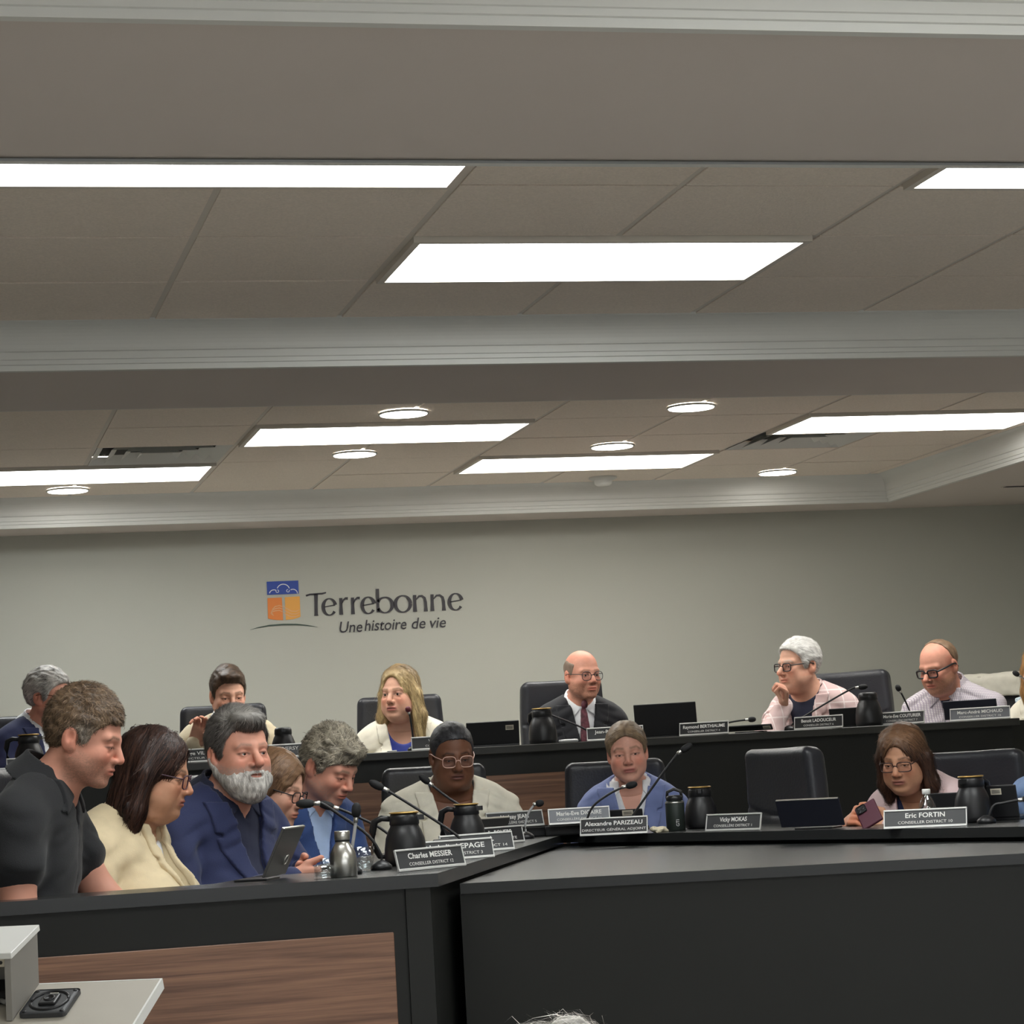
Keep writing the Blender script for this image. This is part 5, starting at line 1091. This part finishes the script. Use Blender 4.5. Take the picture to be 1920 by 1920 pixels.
laptop(513, 6.50, ZT, 74, .21, .140, 26, 'graphite tablet standing in front of the bearded man, seen from its back', M_TAB, edge=M_STEEL, logo=(.045, .045), keys=False, name='tablet')
laptop(925, DY(925, YD+.18), ZBK, 4, .235, .105, 16, 'black laptop with small white label on rear desk, left of the tall chair', M_PLASTIC, sticker=(.075, .075, .036, .022))
laptop(1251, DY(1251, YD+.30), ZBK, -6, .285, .150, 14, 'black laptop right of the bald man on the rear desk', M_PLASTIC)
laptop(1405, DY(1405, YD+.08), ZBK, -10, .22, .045, 60, 'low black laptop with paper label in front of the plaid sleeve', M_PLASTIC, sticker=(.085, .026, .034, .024), keys=False)
laptop(1590, DY(1590, YD+.30), ZBK, -12, .16, .085, 16, 'dark laptop between plaid blazer and pitcher on rear desk', M_PLASTIC)
laptop(1822, DY(1822, YD+.22), ZBK, -10, .25, .090, 14, 'dark tablet behind the pale nameplate at right', M_NAVYL, name='tablet', keys=False)
laptop(1525, 8.12, ZT, -22, .225, .100, 24, 'navy tablet with bright top edge before the empty chair', M_NAVYL, edge=M_STEEL, keys=False, name='tablet')
laptop(1165, 9.12, ZT, -6, .17, .075, 20, 'dark laptop with label behind the double line nameplate', M_PLASTIC, sticker=(.03, .062, .040, .020))
laptop(1885, 7.95, ZT, -20, .10, .105, 10, 'dark laptop with two white labels at the right edge', M_PLASTIC, sticker=(-.018, .085, .036, .020))
laptop(1775, 8.25, ZT, -18, .12, .085, 14, 'dark laptop behind the plastic bottle', M_PLASTIC)
laptop(900, 8.62, ZT, 28, .20, .090, 30, 'grey tablet in front of the woman in the cream blazer', M_TAB, edge=M_GREIGE, keys=False, name='tablet')
laptop(808, 7.62, ZT, 55, .085, .06, 48, 'small phone leaning on its stand beside the nearest pitcher', M_TAB, keys=False, name='phone')
# ---- bottles, glasses and small things
p = ond(645, 6.42, ZT); r = empty('steel_bottle', p); setp(r, 'brushed steel water bottle near the corner of the left wing', 'bottle')
MB().lathe([(0, 0), (.033, 0), (.0355, .003), (.0355, .045), (.033, .062), (.024, .080), (.0185, .088), (.0185, .092)], 28).build('body', M_STEEL, r)
MB().lathe([(.0188, .091), (.0192, .092), (.0192, .095), (.0188, .096)], 24).build('seal_ring', M_MATTE, r)
MB().lathe([(.0195, .0955), (.0205, .097), (.0205, .117), (.019, .119), (0, .1195)], 26).build('cap', M_STEEL, r)
def tumbler(p, h, ra, rb, label, water):
    r = empty('drinking_glass', p); setp(r, label, 'glass', 'clear drinking glasses')
    MB().lathe([(0, 0), (rb, 0), (lerp(rb, ra, .5), h*.5), (ra, h), (ra-.0018, h), (lerp(rb, ra, .5)-.0018, h*.5), (rb-.003, .006), (0, .006)], 24).build('vessel', M_GLASS, r)
    MB().lathe([(0, .0065), (rb-.0036, .0065), (lerp(rb, ra, water)-.0024, h*water), (0, h*water)], 24).build('water', M_WATER, r)
tumbler(ond(684, 6.72, ZT), .066, .030, .024, 'water glass right of the steel bottle', .42)
tumbler(ond(608, 6.38, ZT), .034, .026, .026, 'low glass left of the steel bottle', .5)
tumbler(ond(615, 6.72, ZT), .040, .022, .020, 'glass behind the low glass beside the hand', .6)
M_GRN = mat('dark_green_metal', rgb(38, 46, 42), .45, .2)
p = ond(1268, 8.82, ZT); r = empty('insulated_bottle', p, face(p, 0)); setp(r, 'dark green insulated bottle with loop cap beside the black pitcher', 'bottle')
MB().lathe([(0, 0), (.032, 0), (.034, .003), (.034, .098), (.031, .106), (.026, .108)], 26).build('body', M_GRN, r)
MB().lathe([(.028, .107), (.030, .110), (.030, .122), (.022, .126), (0, .126)], 24).build('cap', M_PLASTIC, r)
MB().tube([(-.026, 0, .116), (-.024, 0, .138), (0, 0, .148), (.024, 0, .138), (.026, 0, .116)], .006, 8).build('carry_loop', M_PLASTIC, r)
MB().lathe([(.0342, .098), (.0348, .099), (.0348, .101), (.0342, .102)], 26).build('collar', M_STEEL, r)
text('GTI', .016, r, Matrix.Translation((.008, -.0346, .028)) @ Matrix.Rotation(math.radians(-90), 4, 'Y'), M_SILVER)
p = ond(1741, 7.85, ZT); r = empty('plastic_bottle', p); setp(r, 'clear plastic water bottle with white cap before the pink jacket', 'bottle')
MB().lathe([(0, 0), (.028, 0), (.030, .004), (.029, .05), (.026, .070), (.013, .094), (.011, .098), (.011, .104), (.0095, .104), (.0095, .097), (.024, .068), (.027, .05), (.027, .006), (0, .006)], 24).build('vessel', M_GLASS, r)
MB().lathe([(0, .007), (.0265, .007), (.0265, .045), (0, .045)], 24).build('water', M_WATER, r)
MB().lathe([(.012, .099), (.0135, .100), (.0135, .114), (.012, .116), (0, .116)], 20).build('cap', M_WHITE, r)
p = ond(1236, 8.72, ZT); r = empty('crumpled_paper', p, .4); setp(r, 'crumpled white paper left of the green bottle', 'paper')
V, Q = extract(lambda q: ell(q, (0, 0, .010), (.034, .024, .012))+.007*vn(q*70, 3)+.004*vn(q*160, 4), (-.05, -.05, -.005), (.05, .05, .04), .004); V[:, 2] = np.maximum(V[:, 2], 0); link('sheet', np_mesh('paper', V, Q, False), mat('paper_white', rgb(214, 204, 178), .8), r)
def small(name, p, rz, lo, hi, m, label, cat, part='body', bev=.002):
    r = empty(name, p, rz); setp(r, label, cat); MB().box(lo, hi, bev, 2).build(part, m, r); return r
r = small('computer_mouse', ond(1066, DY(1066, YD+.06), ZBK), 0, (-.042, -.02, 0), (.042, .02, .013), M_SILVER, 'flat white handset lying on rear desk before the black suit', 'handset', 'shell', .006); MB().box((-.02, -.012, .013), (.03, .012, .0145)).build('button_pad', M_WHITE, r)
r = small('folded_tissue', ond(735, DY(735, YD+.05), ZBK), 0, (-.02, -.012, 0), (.02, .012, .006), M_WHITE, 'small white slip on the rear desk before the blue top', 'paper', 'sheet', .002)
# phone held by the woman in pink
c = Vector(at(1629, 1527, 7.98)); r = empty('smartphone', c); setp(r, 'maroon smartphone held by the woman in the pink jacket', 'phone')
Tp = Matrix.Rotation(face(c, -8), 4, 'Z') @ Matrix.Rotation(math.radians(-28), 4, 'Y') @ Matrix.Rotation(math.radians(-42), 4, 'X')
MB().box((-.037, -.005, -.050), (.037, .005, .050), .0045, 3, M=Tp).build('case', mat('maroon_silicone', rgb(74, 22, 42), .5), r)
MB().box((-.034, .005, -.047), (.034, .0056, .047), M=Tp).build('screen', M_MATTE, r)
MB().box((-.032, -.0075, .012), (.002, -.0045, .045), .006, 2, M=Tp).build('camera_bump', M_MATTE, r)
for dx, dz in ((-.023, .036), (-.023, .021), (-.008, .028)): MB().lathe([(.0055, 0), (.0055, .0015), (.004, .002), (0, .002)], 14).xf(Tp @ Matrix.Translation((dx, -.0075, dz)) @ Matrix.Rotation(math.pi/2, 4, 'X')).build('camera_lens', M_DARKMET, r)
# ================================================================== lectern in the left foreground
G0 = Vector(at(303, 1836, 4.7)); al = face(G0, -19); TB_ = math.radians(22)
le = empty('lectern', (G0.x, G0.y, 0), al); setp(le, 'beige laminate lectern with sloping top and white raised shelf at lower left', 'lectern')
Mt = Matrix.Translation((0, 0, G0.z)) @ Matrix.Rotation(TB_, 4, 'X')       # sloping top, y runs from the far edge towards the speaker
WX, DP = .72, .44
MB().box((-WX, -DP, -.020), (-.003, 0, 0), M=Mt).build('sloping_top', M_GREIGE, le)
MB().box((-.003, -DP, -.021), (.001, .001, .0008), M=Mt).build('edge_band', M_WHITE, le)
MB().box((-WX, 0, -.021), (.001, .003, .0006), M=Mt).build('edge_band', M_WHITE, le)
zn = G0.z-DP*math.sin(TB_); MG = mat('grey_laminate', rgb(142, 138, 132), .55)
def side(x): 
    f = MB(); M90 = Matrix(((0, 0, 1, x), (1, 0, 0, 0), (0, 1, 0, 0), (0, 0, 0, 1)))
    f.prism([(-.03, .0), (-.03, G0.z-.035), (-.40, zn-.008), (-.40, 0)], 0, .018, M=M90); f.build('side_panel', M_GREIGE, le)
side(-.06); side(-WX+.05)
MB().box((-WX+.06, -.05, 0), (-.06, -.03, G0.z-.045)).build('back_panel', M_GREIGE, le)
xs_ = -.243; hS = .113; Ms = Matrix.Translation((0, 0, G0.z+hS)) @ Matrix.Rotation(math.radians(16), 4, 'X')
MB().box((-WX, -.150, -.012), (xs_, .002, 0), .001, M=Ms).build('raised_shelf', M_WHITE, le)
f = MB(); M90 = Matrix(((0, 0, 1, xs_-.016), (1, 0, 0, 0), (0, 1, 0, 0), (0, 0, 0, 1)))
f.prism([(0, G0.z), (0, G0.z+hS-.012), (-.138, G0.z+hS-.052), (-.138, G0.z-.054)], 0, .012, M=M90); f.build('riser_side', MG, le)
MB().box((-WX, -.012, G0.z-.004), (xs_-.016, 0, G0.z+hS-.012)).build('riser_back', MG, le)
MB().box((-WX, -.142, -.030), (xs_-.012, -.128, -.012), .001, M=Ms).build('light_strip', M_LABELP, le)
for k in range(4): MB().lathe([(0, 0), (.0035, 0), (.0035, .0015), (0, .0015)], 10).xf(Ms @ Matrix.Translation((xs_-.026-.022*k, -.1425, -.021)) @ Matrix.Rotation(math.pi/2, 4, 'X')).build('screw', M_DARKMET, le)
Ml = Matrix.Translation((G0.x, G0.y, 0)) @ Matrix.Rotation(al, 4, 'Z')
q = Ml @ Mt @ Vector((xs_-.10, -.05, 0)); r = empty('cable_box', q); setp(r, 'black cable box tucked under the white lectern shelf', 'box'); Rq = (Matrix.Rotation(al, 4, 'Z') @ Matrix.Rotation(TB_, 4, 'X'))
MB().box((-.10, -.032, 0), (.078, .030, .026), .006, 2, M=Rq).build('housing', M_MATTE, r); MB().tube([Rq @ Vector(v) for v in ((.05, -.03, .010), (.062, -.042, .012), (.074, -.03, .014), (.076, -.012, .012))], .005, 8).build('cable', mat('grey_cable', rgb(150, 150, 150), .5), r)
q = Ml @ Mt @ Vector((-.192, -.090, 0)); r = empty('microphone_mount', q); setp(r, 'square black microphone socket plate on the lectern', 'socket plate'); Tm = Rq
MB().box((-.046, -.050, 0), (.046, .050, .010), .009, 3).xf(Tm).build('plate', mat('grey_rubber', rgb(60, 61, 64), .5), r)
MB().loop([(.036*math.cos(a), .036*math.sin(a), .0105) for a in np.linspace(0, 6.28, 33)[:-1]], .003).xf(Tm).build('ring_groove', M_DARKMET, r)
MB().box((-.017, -.020, .009), (.017, .020, .016), .003, 2).xf(Tm).build('socket_block', M_PLASTIC, r)
MB().lathe([(.011, .016), (.011, .018), (.008, .018), (.008, .0165), (0, .0165)], 18).xf(Tm).build('socket_ring', M_DARKMET, r)
MB().box((-.009, .023, .0105), (.009, .029, .0125), .001).xf(Tm).build('release_tab', M_STEEL, r)
for sx in (-1, 1):
    for sy in (-1, 1): MB().lathe([(0, .0100), (.004, .0100), (.004, .0108), (0, .0108)], 10, (sx*.037, sy*.040, 0)).xf(Tm).build('screw', M_DARKMET, r)
# ================================================================== wall logo
lg = empty('wall_logo', aty(660, 1140, YB)); setp(lg, 'town logo with blue and orange emblem and lettering on the back wall', 'sign')
def wp(x, y, d=.004): q = aty(460+x/4.465, 1070+y/4.465, YB-d); return Vector(q)-Vector(lg.location)
def wpoly(name, pts, m, d0=.0005, d1=.004):
    f = MB(); a = [f.bm.verts.new(wp(x, y, d1)) for x, y in pts]; b = [f.bm.verts.new(wp(x, y, d0)) for x, y in pts]; f.bm.faces.new(a); f.bm.faces.new(b[::-1])
    for i in range(len(pts)): f.bm.faces.new((a[i], a[i-1], b[i-1], b[i]))
    return f.build(name, m, lg)
def ribbon(pts, ws):
    n = len(pts); L, R = [], []
    for i in range(n):
        a = np.array(pts[max(i-1, 0)]); b = np.array(pts[min(i+1, n-1)]); t = (b-a)/(np.linalg.norm(b-a)+1e-9); nn = np.array([-t[1], t[0]]); c = np.array(pts[i]); L.append(c+nn*ws[i]/2); R.append(c-nn*ws[i]/2)
    return L, R
def wstroke(f, pts, ws, d=.0055):
    L, R = ribbon(pts, ws); a = [f.bm.verts.new(wp(*p, d)) for p in L]; b = [f.bm.verts.new(wp(*p, d)) for p in R]
    for i in range(len(a)-1): f.bm.faces.new((a[i], a[i+1], b[i+1], b[i]))
M_LB = mat('logo_blue', rgb(40, 70, 158), .5); M_LO = mat('logo_orange', rgb(226, 130, 56), .5); M_LY = mat('logo_amber', rgb(232, 166, 74), .5); M_LK = mat('logo_black', rgb(44, 40, 46), .5); M_LG = mat('logo_green', rgb(48, 66, 56), .5); M_LW = mat('logo_white', rgb(220, 222, 226), .5)
wpoly('emblem_sky', [(178, 92), (443, 82), (447, 192), (183, 203)], M_LB)
wpoly('emblem_field', [(185, 230), (305, 224), (312, 320), (317, 415), (260, 413), (215, 407), (190, 400)], M_LO)
wpoly('emblem_field', [(330, 222), (455, 215), (462, 385), (440, 395), (400, 406), (340, 413)], M_LY)
f = MB(); A = lambda cx, cy, r, a0, a1, n=14, k=.9: [(cx+r*math.cos(math.radians(a)), cy-k*r*math.sin(math.radians(a))) for a in np.linspace(a0, a1, n)]
wstroke(f, A(318, 160, 52, 165, 15), [7]*14); wstroke(f, A(240, 195, 38, 170, 60), [7]*14); wstroke(f, A(398, 190, 38, 120, 0), [7]*14); wstroke(f, A(268, 172, 12, 90, -220), [5]*14); wstroke(f, A(357, 168, 12, 90, 400), [5]*14); f.build('emblem_cloud', M_LW, lg)
f = MB()
for k in range(3): wstroke(f, [(318, 296+k*26), (345, 316+k*26), (385, 338+k*24), (425, 340+k*22), (455, 326+k*22)], [4, 8, 9, 8, 4])
for k, (x0, y0) in enumerate(((245, 300), (225, 320), (210, 345))): wstroke(f, [(312, 300+k*22), (285, 292+k*20), (250, 300+k*18), (228-6*k, 322+k*12), (222-4*k, 350+k*6), (238, 378)], [4, 8, 9, 7, 5, 3])
f.build('emblem_waves', mat('logo_sand', rgb(228, 170, 120), .5), lg)
f = MB(); wstroke(f, [(40, 496), (110, 476), (200, 459), (320, 450), (430, 450), (520, 458), (605, 472)], [2, 7, 11, 12, 11, 7, 2]); f.build('swoosh', M_LG, lg)
# letters drawn as pen strokes with swelling stems
def TB(x): return 378-(x-580)*(50/1235)               # baseline of the name
def glyph(ch, x0, x1):
    f = MB(); b0 = TB((x0+x1)/2); X = 140.0; w = x1-x0
    P = lambda u, v: (x0+u*w-(.02*v*w if False else 0)-v*X*.03+4, TB(x0+u*w)-v*X)
    def st(pts, ws): wstroke(f, [P(*q) for q in pts], ws)
    def arc(cx, cy, rx, ry, a0, a1, w0, wk, n=22): st([(cx+rx*math.cos(math.radians(a)), cy+ry*math.sin(math.radians(a))) for a in np.linspace(a0, a1, n)], [w0+wk*abs(math.cos(math.radians(a)))**1.5 for a in np.linspace(a0, a1, n)])
    if ch == 'T':
        st([(.50, 1.30), (.49, .7), (.48, .1), (.48, 0)], [32, 27, 29, 36]); st([(.0, 1.22), (.2, 1.285), (.5, 1.30), (.8, 1.31), (1.0, 1.36)], [16, 15, 15, 15, 11])
    elif ch == 'e':
        arc(.54, .5, .42, .49, 12, 325, 10, 21, 30); st([(.16, .50), (.5, .545), (.94, .60)], [9, 9, 9])
    elif ch == 'r':
        st([(.24, 1.0), (.25, .5), (.25, 0)], [27, 25, 33]); st([(.30, .62), (.5, .86), (.75, .97), (1.0, .95)], [8, 14, 19, 24])
    elif ch == 'b':
        st([(.12, 1.46), (.12, .8), (.12, .06)], [27, 25, 25]); arc(.52, .48, .42, .46, 155, -155, 10, 20, 30)
    elif ch == 'o': arc(.5, .5, .43, .49, 0, 360, 11, 20, 36)
    elif ch == 'n':
        st([(.13, 1.0), (.13, .5), (.13, 0)], [27, 25, 33]); st([(.2, .70), (.42, .92), (.62, .93), (.80, .80), (.86, .55), (.87, .25), (.87, 0)], [8, 16, 18, 22, 25, 26, 34])
    f.build('letter', M_LK, lg)
for ch, a, b in (('T', 508, 678), ('e', 636, 758), ('r', 780, 858), ('r', 878, 958), ('e', 962, 1084), ('b', 1090, 1238), ('o', 1244, 1390), ('n', 1402, 1524), ('n', 1546, 1676), ('e', 1692, 1816)): glyph(ch, a, b)
for wd_, xa, xb in (('Une', 780, 972), ('histoire', 992, 1345), ('de', 1386, 1502), ('vie', 1538, 1672)):
    l0, l1 = wp(xa, 480-(xa-778)*.0447, .005), wp(xb, 480-(xb-778)*.0447, .005); mid = (l0+l1)/2; an = math.atan2(l1.z-l0.z, l1.x-l0.x)
    text(wd_, .088, lg, Matrix.Translation(mid+Vector((0, 0, .004 if wd_ != 'Une' else .0))) @ Matrix.Rotation(-an, 4, 'Y'), M_LK, 'tagline_word', shear=.22, bold=.0006, fit=(l1-l0).length)
flush_texts()
